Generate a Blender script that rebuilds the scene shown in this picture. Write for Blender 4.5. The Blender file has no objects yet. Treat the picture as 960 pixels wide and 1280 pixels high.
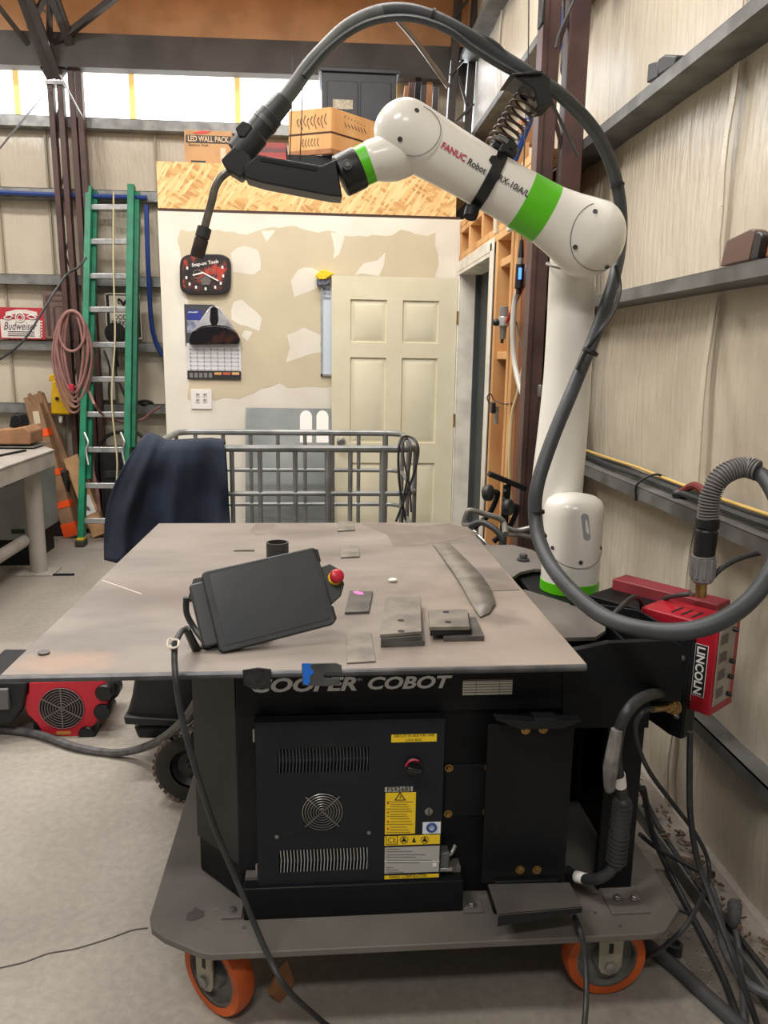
import bpy, bmesh, math, random
from mathutils import Vector, Matrix, noise
random.seed(4)
C = bpy.context.scene.collection
sc = bpy.context.scene

# ------------------------------------------------------------------ camera
F = 960.0; H = 1.5
_Y = Vector((402-480, 446-640, F)).normalized()
_dy = -(_Y[0]*-70 + _Y[2]*F)/_Y[1]
_Z = -Vector((-70, _dy, F)).normalized()
_X = _Y.cross(_Z)
if _X[0] < 0: _X = -_X
MW = Matrix((_X, _Y, _Z))            # world = MW @ (right, down, forward)
cd = bpy.data.cameras.new('camera'); cam = bpy.data.objects.new('camera', cd); C.objects.link(cam)
cd.sensor_width = 36; cd.sensor_fit = 'AUTO'; cd.lens = F*36/1280; cd.clip_start = .05; cd.clip_end = 60
R = Matrix((MW.col[0], -MW.col[1], -MW.col[2])).transposed()
cam.matrix_world = Matrix.Translation((0, 0, H)) @ R.to_4x4()
sc.camera = cam

# ------------------------------------------------------------------ light and exposure
sc.view_settings.view_transform = 'Standard'; sc.view_settings.look = 'None'
sc.view_settings.gamma = 1; sc.view_settings.use_curve_mapping = False
sc.view_settings.exposure = 0.0
w = bpy.data.worlds.new('world'); sc.world = w; w.use_nodes = True
w.node_tree.nodes['Background'].inputs[0].default_value = (.80, .90, 1.0, 1)
w.node_tree.nodes['Background'].inputs[1].default_value = 0.17
def area(name, loc, sx, sy, power, col=(1, .95, .86), rot=(0, 0, 0)):
    l = bpy.data.lights.new(name, 'AREA'); l.shape = 'RECTANGLE'; l.size = sx; l.size_y = sy
    l.energy = power; l.color = col
    o = bpy.data.objects.new(name, l); o.location = loc; o.rotation_euler = rot; C.objects.link(o)
for i, (x, y, p) in enumerate(((-1.6, .2, 95), (-1.2, 3.2, 85), (-3.2, 4.6, 90), (.25, 2.5, 52), (-.2, -1.6, 75), (.1, 4.3, 50))):
    area('shop_light', (x, y, 4.3), 1.2, .35, p, (1, .97, .92))
area('window_light', (-1.0, 6.6, 3.55), 4.5, .5, 45, (.9, .95, 1), (math.radians(-75), 0, 0))

# ------------------------------------------------------------------ pixel -> world helpers (measured from the photograph, each at a real depth)
def ray(px, py): return MW @ Vector((px-480, py-640, F))
def A(px, py, y):
    r = ray(px, py); return r*(y/r[1]) + Vector((0, 0, H))
def Zp(px, py, z):
    r = ray(px, py); return r*((z-H)/r[2]) + Vector((0, 0, H))
def Xp(px, py, x):
    r = ray(px, py); return r*(x/r[0]) + Vector((0, 0, H))
def AL(lst): return [A(*p) for p in lst]

# ------------------------------------------------------------------ materials
def s2l(c): return tuple((v/255/12.92 if v <= 10 else ((v/255+.055)/1.055)**2.4) for v in c) + (1,)
MC = {}
def M(name, c, c2=None, scale=6, rough=.55, metal=0, bump=0, bscale=40, stretch=(1, 1, 1), bstretch=(1, 1, 1), lo=.4, hi=.65, emit=0, c3=None, spec=None):
    if name in MC: return MC[name]
    m = bpy.data.materials.new(name); m.use_nodes = True; MC[name] = m
    nt = m.node_tree; b = nt.nodes['Principled BSDF']
    b.inputs['Roughness'].default_value = rough; b.inputs['Metallic'].default_value = metal
    b.inputs['Base Color'].default_value = s2l(c)
    if spec is not None: b.inputs['Specular IOR Level'].default_value = spec
    tc = nt.nodes.new('ShaderNodeTexCoord')
    def nz(sc_, st, det=5):
        mp = nt.nodes.new('ShaderNodeMapping'); mp.inputs['Scale'].default_value = st
        nt.links.new(tc.outputs['Object'], mp.inputs[0])
        n = nt.nodes.new('ShaderNodeTexNoise'); n.inputs['Scale'].default_value = sc_; n.inputs['Detail'].default_value = det
        nt.links.new(mp.outputs[0], n.inputs['Vector']); return n
    if c2:
        n = nz(scale, stretch); r = nt.nodes.new('ShaderNodeValToRGB')
        r.color_ramp.elements[0].position = lo; r.color_ramp.elements[1].position = hi
        r.color_ramp.elements[0].color = s2l(c); r.color_ramp.elements[1].color = s2l(c2)
        if c3:
            e = r.color_ramp.elements.new((lo+hi)/2); e.color = s2l(c3)
        nt.links.new(n.outputs['Fac'], r.inputs[0]); nt.links.new(r.outputs[0], b.inputs['Base Color'])
    if bump:
        n2 = nz(bscale, bstretch, 4); bp = nt.nodes.new('ShaderNodeBump')
        bp.inputs['Strength'].default_value = bump; bp.inputs['Distance'].default_value = .01
        nt.links.new(n2.outputs['Fac'], bp.inputs['Height']); nt.links.new(bp.outputs[0], b.inputs['Normal'])
    if emit:
        b.inputs['Emission Color'].default_value = s2l(c); b.inputs['Emission Strength'].default_value = emit
    return m

black_paint = M('black_powder_coat', (13, 15, 18), (17, 19, 23), 5, .5, spec=.22, bump=.05, bscale=400)
dark_paint = M('charcoal_powder_coat', (25, 27, 30), (19, 21, 24), 4, .5, spec=.25, bump=.05, bscale=400)
black_plastic = M('black_plastic', (20, 21, 23), rough=.4)
black_rubber = M('black_rubber', (38, 40, 42), (50, 52, 54), 20, .5)
grey_rubber = M('grey_rubber', (88, 88, 90), (66, 66, 68), 30, .6)
deck_steel = M('dusty_deck_steel', (112, 107, 101), (84, 80, 76), 3.2, .6, bump=.04, bscale=200, lo=.3, hi=.75)
table_steel = M('dusty_table_steel', (138, 129, 121), (96, 89, 84), 3.4, .5, bump=.08, bscale=30, stretch=(.7, 1.4, 1), lo=.3, hi=.72, c3=(122, 114, 107))
edge_steel = M('rolled_steel_edge', (92, 92, 94), (62, 62, 64), 12, .45, .4)
plate_steel = M('cut_plate_steel', (132, 126, 117), (104, 99, 93), 14, .5, .25)
plate_dark = M('dark_mill_scale', (96, 94, 92), (72, 71, 71), 14, .45, .3)
white_robot = M('robot_white_gloss', (226, 224, 216), rough=.22)
green_ring = M('robot_green', (88, 190, 20), rough=.35)
steel = M('bright_steel', (170, 170, 168), (130, 130, 128), 20, .35, .8)
galv = M('galvanised_steel', (150, 152, 150), (118, 120, 120), 9, .42, .55, bump=.03)
galv_dark = M('weathered_galvanised', (120, 120, 118), (92, 92, 90), 9, .5, .4)
brass = M('brass', (168, 138, 84), (140, 112, 66), 30, .35, .85)
orange_tread = M('orange_polyurethane', (206, 92, 26), (176, 76, 24), 12, .45)
caster_tan = M('zinc_fork', (168, 164, 148), (140, 136, 122), 20, .4, .5)
red_paint = M('feeder_red', (176, 26, 44), (156, 22, 40), 8, .4)
white_mat = M('white_print', (232, 230, 226), rough=.6)
grey_print = M('grey_print', (205, 205, 205), rough=.6)
yellow_sticker = M('yellow_sticker', (236, 200, 30), rough=.5)
black_print = M('black_print', (18, 18, 20), rough=.6)
red_print = M('red_print', (186, 34, 60), rough=.5)
wood_pine = M('pine_lumber', (214, 168, 112), (184, 134, 82), 5, .65, stretch=(1, 1, .25), bump=.05)
wood_shade = M('aged_plywood', (166, 116, 76), (136, 92, 60), 3, .7, stretch=(1, 1, .3))
ply_red = M('reddish_plywood', (136, 84, 58), (112, 68, 48), 3, .65, stretch=(1, 1, .3))
cardboard = M('cardboard', (186, 146, 104), (168, 130, 92), 6, .8)
cardboard_d = M('cardboard_aged', (150, 116, 86), (128, 98, 74), 6, .8)
brown_steel = M('red_oxide_column', (84, 58, 54), (66, 46, 44), 7, .5)
beam_dark = M('dusty_eave_beam', (84, 82, 80), (66, 64, 64), 3, .6)
green_fg = M('green_fibreglass', (24, 132, 96), (18, 112, 82), 10, .45)
alu = M('aluminium', (196, 198, 198), (170, 172, 172), 16, .35, .6)
navy = M('navy_cloth', (26, 38, 58), (20, 28, 44), 4, .9, bump=.35, bscale=14, lo=.3, hi=.7)
orange_tape = M('orange_tape', (250, 90, 30), rough=.5)
door_paint = M('cream_door_paint', (222, 216, 190), (210, 202, 174), 4, .5, bump=.03, lo=.35, hi=.8)
trim_white = M('white_casing_paint', (226, 222, 210), (200, 196, 186), 6, .5)

# ------------------------------------------------------------------ geometry kit
class G:
    def __init__(s): s.bm = bmesh.new()
    def face(s, vs):
        try: return s.bm.faces.new([s.bm.verts.new(v) for v in vs])
        except ValueError: return None
    def box(s, a, b):
        x0, x1 = sorted((a[0], b[0])); y0, y1 = sorted((a[1], b[1])); z0, z1 = sorted((a[2], b[2]))
        return s.obox(((x0+x1)/2, (y0+y1)/2, (z0+z1)/2), (x1-x0, y1-y0, z1-z0))
    def obox(s, c, d, rot=None):
        m = Matrix.Translation(c) @ (rot.to_4x4() if rot is not None else Matrix.Identity(4)) @ Matrix.Diagonal((d[0], d[1], d[2], 1))
        bmesh.ops.create_cube(s.bm, size=1, matrix=m); return s
    def beam(s, p0, p1, wd, ht, up=(0, 0, 1)):
        p0 = Vector(p0); p1 = Vector(p1); d = (p1-p0).normalized(); up = Vector(up)
        if abs(d.dot(up)) > .95: up = Vector((0, 1, 0))
        sd = d.cross(up).normalized(); u = sd.cross(d)
        rot = Matrix((d, sd, u)).transposed()
        return s.obox((p0+p1)/2, ((p1-p0).length, wd, ht), rot)
    def rings(s, rs, cap=True, closed=False):
        vr = [[s.bm.verts.new(p) for p in r] for r in rs]; n = len(rs[0])
        k = len(vr) if closed else len(vr)-1
        for i in range(k):
            a, b = vr[i], vr[(i+1) % len(vr)]
            for j in range(n): s.bm.faces.new((a[j], a[(j+1) % n], b[(j+1) % n], b[j]))
        if cap and not closed:
            s.bm.faces.new(vr[0][::-1]); s.bm.faces.new(vr[-1])
        return s
    def loft(s, prof, o, axis, n=32, cap=True):      # prof: (radius, height along the axis)
        o = Vector(o); ax = Vector(axis).normalized()
        t = Vector((0, 0, 1)) if abs(ax.z) < .9 else Vector((1, 0, 0))
        u = ax.cross(t).normalized(); v = ax.cross(u)
        return s.rings([[o+ax*h+(u*math.cos(2*math.pi*j/n)+v*math.sin(2*math.pi*j/n))*max(r, .0002) for j in range(n)] for r, h in prof], cap)
    def cyl(s, p0, p1, r0, r1=None, n=24):
        p0 = Vector(p0); p1 = Vector(p1)
        return s.loft([(r0, 0), (r0 if r1 is None else r1, (p1-p0).length)], p0, p1-p0, n)
    def tube(s, pts, r, n=10, sub=6, closed=False, straight=False):
        P = [Vector(p) for p in pts]; rr = r if isinstance(r, (list, tuple)) else [r]*len(P)
        out = []; ro = []
        m = len(P)
        if straight or m < 3: out = P; ro = list(rr)
        else:
            for i in range(m if closed else m-1):
                p1, p2 = P[i], P[(i+1) % m]
                p0 = P[(i-1) % m] if closed or i > 0 else p1*2-p2
                p3 = P[(i+2) % m] if closed or i < m-2 else p2*2-p1
                for k in range(sub):
                    t = k/sub
                    out.append(.5*((2*p1)+(p2-p0)*t+(2*p0-5*p1+4*p2-p3)*t*t+(3*p1-p0-3*p2+p3)*t**3)); ro.append(rr[i]*(1-t)+rr[(i+1) % m]*t)
            if not closed: out.append(P[-1]); ro.append(rr[-1])
        k = len(out); T = []
        for i in range(k):
            a = out[(i-1) % k] if closed or i > 0 else out[i]; b = out[(i+1) % k] if closed or i < k-1 else out[i]
            T.append((b-a).normalized())
        nrm = T[0].orthogonal().normalized(); rs = []
        for i in range(k):
            if i: nrm = (nrm - T[i]*nrm.dot(T[i])).normalized()
            bn = T[i].cross(nrm)
            rs.append([out[i]+(nrm*math.cos(2*math.pi*j/n)+bn*math.sin(2*math.pi*j/n))*ro[i] for j in range(n)])
        return s.rings(rs, True, closed)
    def prism(s, pts, off):
        pts = [Vector(p) for p in pts]; off = Vector(off)
        a = [s.bm.verts.new(p) for p in pts]; b = [s.bm.verts.new(p+off) for p in pts]
        s.bm.faces.new(a); s.bm.faces.new(b[::-1]); n = len(a)
        for i in range(n): s.bm.faces.new((a[i], b[i], b[(i+1) % n], a[(i+1) % n]))
        return s
    def ball(s, c, r, sc_=(1, 1, 1), rot=None, seg=24):
        m = Matrix.Translation(c) @ (rot.to_4x4() if rot is not None else Matrix.Identity(4)) @ Matrix.Diagonal((sc_[0], sc_[1], sc_[2], 1))
        bmesh.ops.create_uvsphere(s.bm, u_segments=seg, v_segments=seg//2, radius=r, matrix=m); return s
    def torus(s, c, axis, r, t, n=40, k=8, arc=None):
        ax = Vector(axis).normalized(); u = ax.orthogonal().normalized(); v = ax.cross(u); c = Vector(c)
        pts = [c+(u*math.cos(2*math.pi*i/n)+v*math.sin(2*math.pi*i/n))*r for i in range(n)]
        return s.tube(pts, t, k, closed=True, straight=True)
    def done(s, name, mat, parent=None, bevel=0, ang=35, label=None, seg=2):
        bm = s.bm; bmesh.ops.recalc_face_normals(bm, faces=bm.faces)
        me = bpy.data.meshes.new(name)
        o = bpy.data.objects.new(name, me); C.objects.link(o)
        L = Vector((0, 0, 0))
        if parent is not None:
            L = ORG[parent.name]; o.parent = parent
            ORG[o.name] = L
            bmesh.ops.translate(bm, vec=-L, verts=bm.verts)
        else:
            cs = [v.co for v in bm.verts]
            L = Vector((sum(c.x for c in cs)/len(cs), sum(c.y for c in cs)/len(cs), min(c.z for c in cs)))
            bmesh.ops.translate(bm, vec=-L, verts=bm.verts); o.location = L; ORG[o.name] = L
        bm.to_mesh(me); bm.free()
        me.materials.append(mat)
        for p in me.polygons: p.use_smooth = True
        me.set_sharp_from_angle(angle=math.radians(ang))
        if bevel:
            md = o.modifiers.new('bevel', 'BEVEL'); md.width = bevel; md.segments = seg; md.limit_method = 'ANGLE'; md.angle_limit = math.radians(40)
        if label: o['label'] = label
        return o
ORG = {}
def thing(name, label, cat, loc, group=None, kind=None):
    o = bpy.data.objects.new(name, None); C.objects.link(o); o.location = loc; o.empty_display_size = .05
    if kind: o['kind'] = kind
    else: o['label'] = label; o['category'] = cat
    if group: o['group'] = group
    ORG[o.name] = Vector(loc); return o
def tag(o, label, cat, group=None, kind=None):
    o['label'] = label; o['category'] = cat
    if group: o['group'] = group
    if kind: o['kind'] = kind
    return o
def struct(o): o['kind'] = 'structure'; return o
def text(name, s, mat, parent, o, xd, yd, wd, ht, ext=.0006, bold=0, shear=0, warp=None, space=1):
    cu = bpy.data.curves.new('t', 'FONT'); cu.body = s; cu.offset = bold; cu.shear = shear; cu.space_character = space; cu.resolution_u = 3
    ob = bpy.data.objects.new('t', cu); C.objects.link(ob)
    bpy.context.view_layer.update()
    me = bpy.data.meshes.new_from_object(ob.evaluated_get(bpy.context.evaluated_depsgraph_get()))
    bpy.data.objects.remove(ob); bpy.data.curves.remove(cu)
    xs = [v.co.x for v in me.vertices]; ys = [v.co.y for v in me.vertices]
    x0, x1, y0, y1 = min(xs), max(xs), min(ys), max(ys)
    g = G(); g.bm.from_mesh(me); bpy.data.meshes.remove(me)
    xd = Vector(xd).normalized(); yd = Vector(yd).normalized(); nd = xd.cross(yd); o = Vector(o)
    for v in g.bm.verts:
        a = (v.co.x-x0)/(x1-x0)*wd; b = (v.co.y-y0)/(y1-y0)*ht
        p = o + xd*a + yd*b
        if warp: p = warp(p, nd)
        v.co = p + nd*ext
    ob = g.done(name, mat, parent); return ob
X3, Y3, Z3 = Vector((1, 0, 0)), Vector((0, 1, 0)), Vector((0, 0, 1))

# ================================================================== SETTING
def floor_mat():
    m = M('concrete_floor', (170, 164, 154), (128, 122, 114), 1.1, .62, bump=.05, bscale=35, lo=.25, hi=.78, c3=(154, 148, 139))
    nt = m.node_tree; b = nt.nodes['Principled BSDF']
    base = b.inputs['Base Color'].links[0].from_socket
    tc = nt.nodes.new('ShaderNodeTexCoord'); n = nt.nodes.new('ShaderNodeTexNoise'); n.inputs['Scale'].default_value = 40; n.inputs['Detail'].default_value = 10; n.inputs['Roughness'].default_value = .7
    nt.links.new(tc.outputs['Object'], n.inputs['Vector'])
    r = nt.nodes.new('ShaderNodeValToRGB'); r.color_ramp.elements[0].position = .35; r.color_ramp.elements[1].position = .7
    r.color_ramp.elements[0].color = (.72, .72, .72, 1); r.color_ramp.elements[1].color = (1.08, 1.07, 1.05, 1)
    nt.links.new(n.outputs['Fac'], r.inputs[0])
    mx = nt.nodes.new('ShaderNodeMix'); mx.data_type = 'RGBA'; mx.blend_type = 'MULTIPLY'; mx.inputs[0].default_value = .75
    nt.links.new(base, mx.inputs[6]); nt.links.new(r.outputs[0], mx.inputs[7]); nt.links.new(mx.outputs[2], b.inputs['Base Color'])
    return m
XW = 1.2; YB = 6.9
fl = struct(G().box((-6, -3, -.1), (XW+.1, YB+.1, 0)).done('floor', floor_mat()))
crk = [Vector((-1.6, 1.15, .0008)), Vector((-1.2, 1.32, .0008))]+[Zp(x, y, .0008) for x, y in ((-40, 1222), (0, 1210), (30, 1203), (60, 1192), (90, 1187), (115, 1180), (140, 1172), (165, 1163), (185, 1160))]
g = G(); g.tube([p for p in crk], .0022, 5, sub=3); g.done('crack', M('crack_dark', (80, 74, 68)), fl)
struct(G().box((-6, -3, 4.45), (XW+.1, YB+.1, 4.55)).done('ceiling', M('ceiling_foil', (226, 178, 132), (206, 158, 116), 4, .5, bump=.5, bscale=10, bstretch=(1, 6, 1))))

insul = M('vinyl_insulation', (208, 199, 181), (192, 182, 163), 2.2, .3, bump=.8, bscale=34, bstretch=(1, 1, .18), lo=.3, hi=.75)
def insul_wall(name, along, z0, z1, axis, pos, girts, depth=.035, step=.09):
    g = G(); n = int((along[1]-along[0])/step); m = int((z1-z0)/step)
    V = []
    for j in range(m+1):
        row = []
        for i in range(n+1):
            t = along[0]+(along[1]-along[0])*i/n; z = z0+(z1-z0)*j/m
            k = 0
            for a, b in zip(girts[:-1], girts[1:]):
                if a <= z <= b: k = math.sin(math.pi*(z-a)/(b-a))**.6
            d = -depth*k*(.5+.6*noise.noise(Vector((t*1.3, z*.8, 3)))) - .008*noise.noise(Vector((t*9, z*2, 7)))
            p = (pos+d, t, z) if axis == 'x' else (t, pos+d, z)
            row.append(g.bm.verts.new(p))
        V.append(row)
    for j in range(m):
        for i in range(n): g.bm.faces.new((V[j][i], V[j][i+1], V[j+1][i+1], V[j+1][i]))
    return struct(g.done(name, insul, ang=180))
GZ = [.425, 1.078, 1.752, 2.397, 3.10, 3.82]
wr = insul_wall('wall_right', (-1.5, YB), 0, 4.5, 'x', XW+.015, [0]+GZ+[4.5])
for z in GZ:   # Z girts: web, top flange, lips
    g = G(); x0 = XW-(.12 if z > 1 else .055)
    g.box((x0, -1.5, z-.004), (XW+.01, YB, z)); g.box((x0, -1.5, z-.037), (x0+.004, YB, z)); g.box((x0, -1.5, z-.041), (XW+.01, YB, z-.037))
    g.done('girt', galv_dark, wr)
for y in (.7, 2.32, 3.95, 5.55):     # seam tapes of the insulation
    g = G()
    for a, b in zip([0]+GZ, GZ+[4.5]):
        pts = [Vector((XW-.012-.014*math.sin(k*math.pi/6), y+.012*noise.noise(Vector((k, y, a))), a+(b-a-.06)*k/6+.004)) for k in range(7)]
        for p, q in zip(pts[:-1], pts[1:]): g.beam(p, q, .03, .005, (1, 0, 0))
    g.done('seam_strip', insul, wr)
wb = insul_wall('wall_back', (-6, XW+.1), 0, 3.3, 'y', YB, [0, 1.05, 1.6, 2.13, 2.78, 3.3], .03)
for z in (1.08, 1.60, 2.13, 2.80, 3.34):
    g = G(); y0 = YB-.13
    g.box((-6, y0, z-.004), (XW, YB, z)); g.box((-6, y0, z-.075), (XW, y0+.004, z)); g.box((-6, y0, z-.079), (XW, YB, z-.075))
    g.done('girt', galv, wb)
for x in (-3.6, -2.62, -2.22, -1.35):
    g = G()
    for a, b in ((0, 1.0), (1.08, 1.52), (1.6, 2.05), (2.13, 2.72), (2.8, 3.26)): g.box((x-.008, YB-.045, a), (x+.008, YB-.03, b))
    g.done('seam_strip', M('seam_dark', (156, 146, 128)), wb)
# translucent strip of daylight panels
win = struct(thing('window_1', '', '', (-2.4, YB, 3.35), kind='structure'))
pan = M('translucent_panel', (250, 250, 246), rough=.4, emit=3.2)
rib = M('amber_rib', (246, 208, 130), rough=.5, emit=.75)
xs = [-6, -5.15, -4.2, -3.25, -2.42, -1.52, -.68, .16, .60]
for a, b in zip(xs[:-1], xs[1:]):
    G().box((a+.02, YB, 3.34), (b-.02, YB+.02, 3.92)).done('pane', pan, win)
    G().box((b-.022, YB-.03, 3.34), (b+.022, YB+.02, 3.92)).done('rib', rib, win)
bm_ = G(); bm_.beam(A(-700, 38, 6.7), A(640, 85, 6.7), .12, .24); struct(bm_.done('trim_1', beam_dark))
struct(G().box((-6, YB, 3.9), (XW, YB+.1, 4.5)).done('wall_gable', M('ceiling_foil', (1, 1, 1))))
struct(G().box((.60, YB, 3.3), (XW, YB+.1, 3.95)).done('wall_back_upper', insul))
struct(G().box((-6.1, -3, 0), (-6, YB, 4.5)).done('wall_left', insul))

# ------------------------------------------------ office: drywall front
YD = 5.4
dry_w = M('joint_compound_white', (226, 222, 210), (208, 200, 186), 3, .75, bump=.04, lo=.35, hi=.8)
dry_t = M('bare_drywall_tan', (206, 194, 168), (192, 180, 154), 2.5, .8, lo=.3, hi=.8)
wd_ = struct(G().box((-1.065, YD, 0), (.955, YD+.09, 2.42)).done('wall_office', dry_w))
def flat(name, pts, y, th, mat, parent, jag=0, ang=60):
    out = []
    P = [A(px, py, y) for px, py in pts]
    if jag:
        for i, p in enumerate(P):
            q = P[(i+1) % len(P)]; k = max(1, int((q-p).length/.05))
            for j in range(k):
                t = p.lerp(q, j/k); out.append(t+Vector((noise.noise(t*14)*jag, 0, noise.noise(t*14+Vector((5, 5, 5)))*jag)))
    else: out = P
    return G().prism(out, (0, th, 0)).done(name, mat, parent, ang=ang)
flat('bare_drywall', [(222, 287), (300, 290), (360, 283), (420, 292), (460, 296), (500, 290), (545, 292), (548, 330), (540, 420), (541, 480), (420, 487), (400, 484), (350, 480), (325, 486), (300, 498), (236, 500), (235, 380), (225, 330)], YD-.001, .001, dry_t, wd_, .035)
for pts in ([(288, 318), (305, 307), (322, 312), (326, 335), (318, 344), (292, 340)], [(364, 352), (372, 338), (392, 334), (405, 342), (400, 358), (368, 369)],
            [(292, 378), (304, 375), (328, 398), (322, 414), (310, 408), (290, 400)], [(358, 418), (380, 410), (402, 418), (402, 440), (376, 447), (357, 452), (362, 436)],
            [(443, 344), (455, 328), (472, 326), (484, 316), (480, 330), (474, 345)], [(326, 289), (335, 304), (344, 288)], [(415, 292), (418, 322), (424, 318), (432, 292)], [(300, 420), (312, 425), (316, 416), (306, 414)]):
    flat('plaster_patch', pts, YD-.0016, .0014, dry_w, wd_, .02)
def osb():
    m = bpy.data.materials.new('osb_board'); m.use_nodes = True; nt = m.node_tree; b = nt.nodes['Principled BSDF']; b.inputs['Roughness'].default_value = .7
    tc = nt.nodes.new('ShaderNodeTexCoord'); prev = None
    for k, (rot, cols) in enumerate(((.2, ((196, 150, 92), (226, 190, 132))), (-.5, ((208, 164, 104), (178, 130, 76))), (.95, ((218, 178, 118), (234, 200, 146))))):
        mp = nt.nodes.new('ShaderNodeMapping'); mp.inputs['Scale'].default_value = (11, 8, 62)
        m0 = nt.nodes.new('ShaderNodeMapping'); m0.inputs['Rotation'].default_value = (0, rot, 0)
        nt.links.new(tc.outputs['Object'], m0.inputs[0]); nt.links.new(m0.outputs[0], mp.inputs[0])
        v = nt.nodes.new('ShaderNodeTexVoronoi'); v.inputs['Scale'].default_value = 1; nt.links.new(mp.outputs[0], v.inputs['Vector'])
        r = nt.nodes.new('ShaderNodeValToRGB'); r.color_ramp.elements[0].color = s2l(cols[0]); r.color_ramp.elements[1].color = s2l(cols[1])
        sp = nt.nodes.new('ShaderNodeSeparateColor'); nt.links.new(v.outputs['Color'], sp.inputs[0]); nt.links.new(sp.outputs[0], r.inputs[0])
        if prev is None: prev = r.outputs[0]
        else:
            mx = nt.nodes.new('ShaderNodeMix'); mx.data_type = 'RGBA'
            lt = nt.nodes.new('ShaderNodeMath'); lt.operation = 'GREATER_THAN'; lt.inputs[1].default_value = .55
            nt.links.new(sp.outputs[1], lt.inputs[0]); nt.links.new(lt.outputs[0], mx.inputs[0])
            nt.links.new(prev, mx.inputs[6]); nt.links.new(r.outputs[0], mx.inputs[7]); prev = mx.outputs[2]
    nt.links.new(prev, b.inputs['Base Color']); return m
OSB = osb(); MC['osb_board'] = OSB
G().box((-1.06, YD-.004, 2.435), (.90, YD+.012, 2.72)).done('osb_board', OSB, wd_)
G().box((-1.06, YD-.002, 2.42), (.93, YD+.01, 2.435)).done('shadow_gap', M('gap_dark', (60, 34, 26)), wd_)
G().box((-1.06, YD+.013, 2.62), (XW-.15, YB-.14, 2.65)).done('roof_board', OSB, wd_)

# framed partition with the doorway, seen from its left face
XP = .93
wf = struct(thing('wall_framed', '', '', (XP, 4.5, 0), kind='structure'))
def stud(a, b, mat=wood_pine): return G().box(a, b).done('stud', mat, wf, .003)
Yn = 3.50
stud((XP, Yn, 2.36), (XP+.09, YD-.01, 2.40)); stud((XP, Yn, 2.32), (XP+.09, YD-.01, 2.357))
stud((XP, Yn+.3, 2.115), (XP+.09, YD-.01, 2.155)); stud((XP, 3.78, 2.155), (XP+.09, YD-.01, 2.19))
for y in (5.33, 5.02, 4.62, 4.22): stud((XP, y, 2.19), (XP+.09, y+.038, 2.32))
stud((XP, 3.78, 0), (XP+.09, 3.83, 2.32)); stud((XP, 3.86, 0), (XP+.09, 3.90, 2.115)); stud((XP, 4.20, 0), (XP+.09, 4.24, 2.115))
stud((XP+.02, 3.90, 1.98), (XP+.09, 4.20, 2.02)); stud((XP+.02, 3.90, 1.50), (XP+.09, 4.20, 1.54))
G().box((XP+.095, 3.4, 0), (XP+.105, 4.235, 2.32)).done('backing_plywood', wood_shade, wf)
G().box((XP+.03, Yn-.06, 0), (XP+.04, 3.775, 2.42)).done('backing_plywood', ply_red, wf)
G().box((XP+.095, 4.2, 2.16), (XP+.105, YD, 2.40)).done('backing_plywood', wood_shade, wf)
# doorway: panels painted dark as the unlit room beyond, jambs and casing
dw = struct(thing('trim_2', '', '', (XP, 4.8, 0), kind='structure'))
G().box((XP-.012, 4.26, 0), (XP-.001, 4.345, 2.14)).done('casing', trim_white, dw, .004)
G().box((XP-.012, 4.345, 2.05), (XP-.001, 5.39, 2.14)).done('casing', trim_white, dw, .004)
G().box((XP-.014, 4.27, 2.075), (XP-.012, 5.39, 2.115)).done('casing_bead', trim_white, dw, .001)
G().box((XP-.014, 4.285, 0), (XP-.012, 4.325, 2.115)).done('casing_bead', trim_white, dw, .001)
G().box((XP-.012, 5.30, 0), (XP-.001, 5.39, 2.05)).done('casing', trim_white, dw, .004)
G().box((XP, 5.29, 0), (XP+.10, 5.31, 2.05)).done('jamb', trim_white, dw)
G().box((XP+.10, 5.27, 0), (XP+.15, 5.31, 2.05)).done('dark_side_panel', M('painted_room_shade', (62, 66, 66), (52, 56, 58), 3, .8), dw)
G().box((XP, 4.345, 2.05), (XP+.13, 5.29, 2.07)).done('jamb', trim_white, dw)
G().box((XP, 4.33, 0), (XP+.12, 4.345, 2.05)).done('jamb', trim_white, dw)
struct(G().box((XP+.135, 4.24, 0), (XP+.14, 5.32, 2.05)).done('wall_dark_panel', M('painted_room_shade', (1, 1, 1))))
struct(G().box((XW-.27, 3.78, 0.01), (XW-.24, 3.79, .012)).done('trim_3', wood_pine))

# door slab folded back against the drywall, hinged at the right
dr = struct(thing('door_1', '', '', (.9, 5.3, 0), kind='structure'))
x0, x1, zt = .068, .915, 2.03; yd = 5.31
rails = [(0.02, .22), (.78, .92), (1.50, 1.60), (1.88, 2.03)]
cols_ = [(x0, x0+.125), (x0+.125+.245, x1-.125-.245), (x1-.125, x1)]
cx = [(cols_[0][1], cols_[1][0]), (cols_[1][1], cols_[2][0])]
g = G()
g.box((x0, yd+.012, .02), (x1, yd+.035, zt))
for a, b in rails: g.box((x0, yd, a), (x1, yd+.02, b))
for a, b in cols_:
    for (r0, r1) in zip([r[1] for r in rails[:-1]], [r[0] for r in rails[1:]]): g.box((a, yd, r0), (b, yd+.02, r1))
g.done('door_slab', door_paint, dr)
for (r0, r1) in zip([r[1] for r in rails[:-1]], [r[0] for r in rails[1:]]):
    for a, b in cx:
        g = G(); p = [Vector((a+.006, yd+.013, r0+.006)), Vector((b-.006, yd+.013, r0+.006)), Vector((b-.006, yd+.013, r1-.006)), Vector((a+.006, yd+.013, r1-.006))]
        q = [Vector((a+.045, yd+.002, r0+.045)), Vector((b-.045, yd+.002, r0+.045)), Vector((b-.045, yd+.002, r1-.045)), Vector((a+.045, yd+.002, r1-.045))]
        g.rings([p, q]); g.done('door_panel', door_paint, dr, ang=20)
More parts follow.
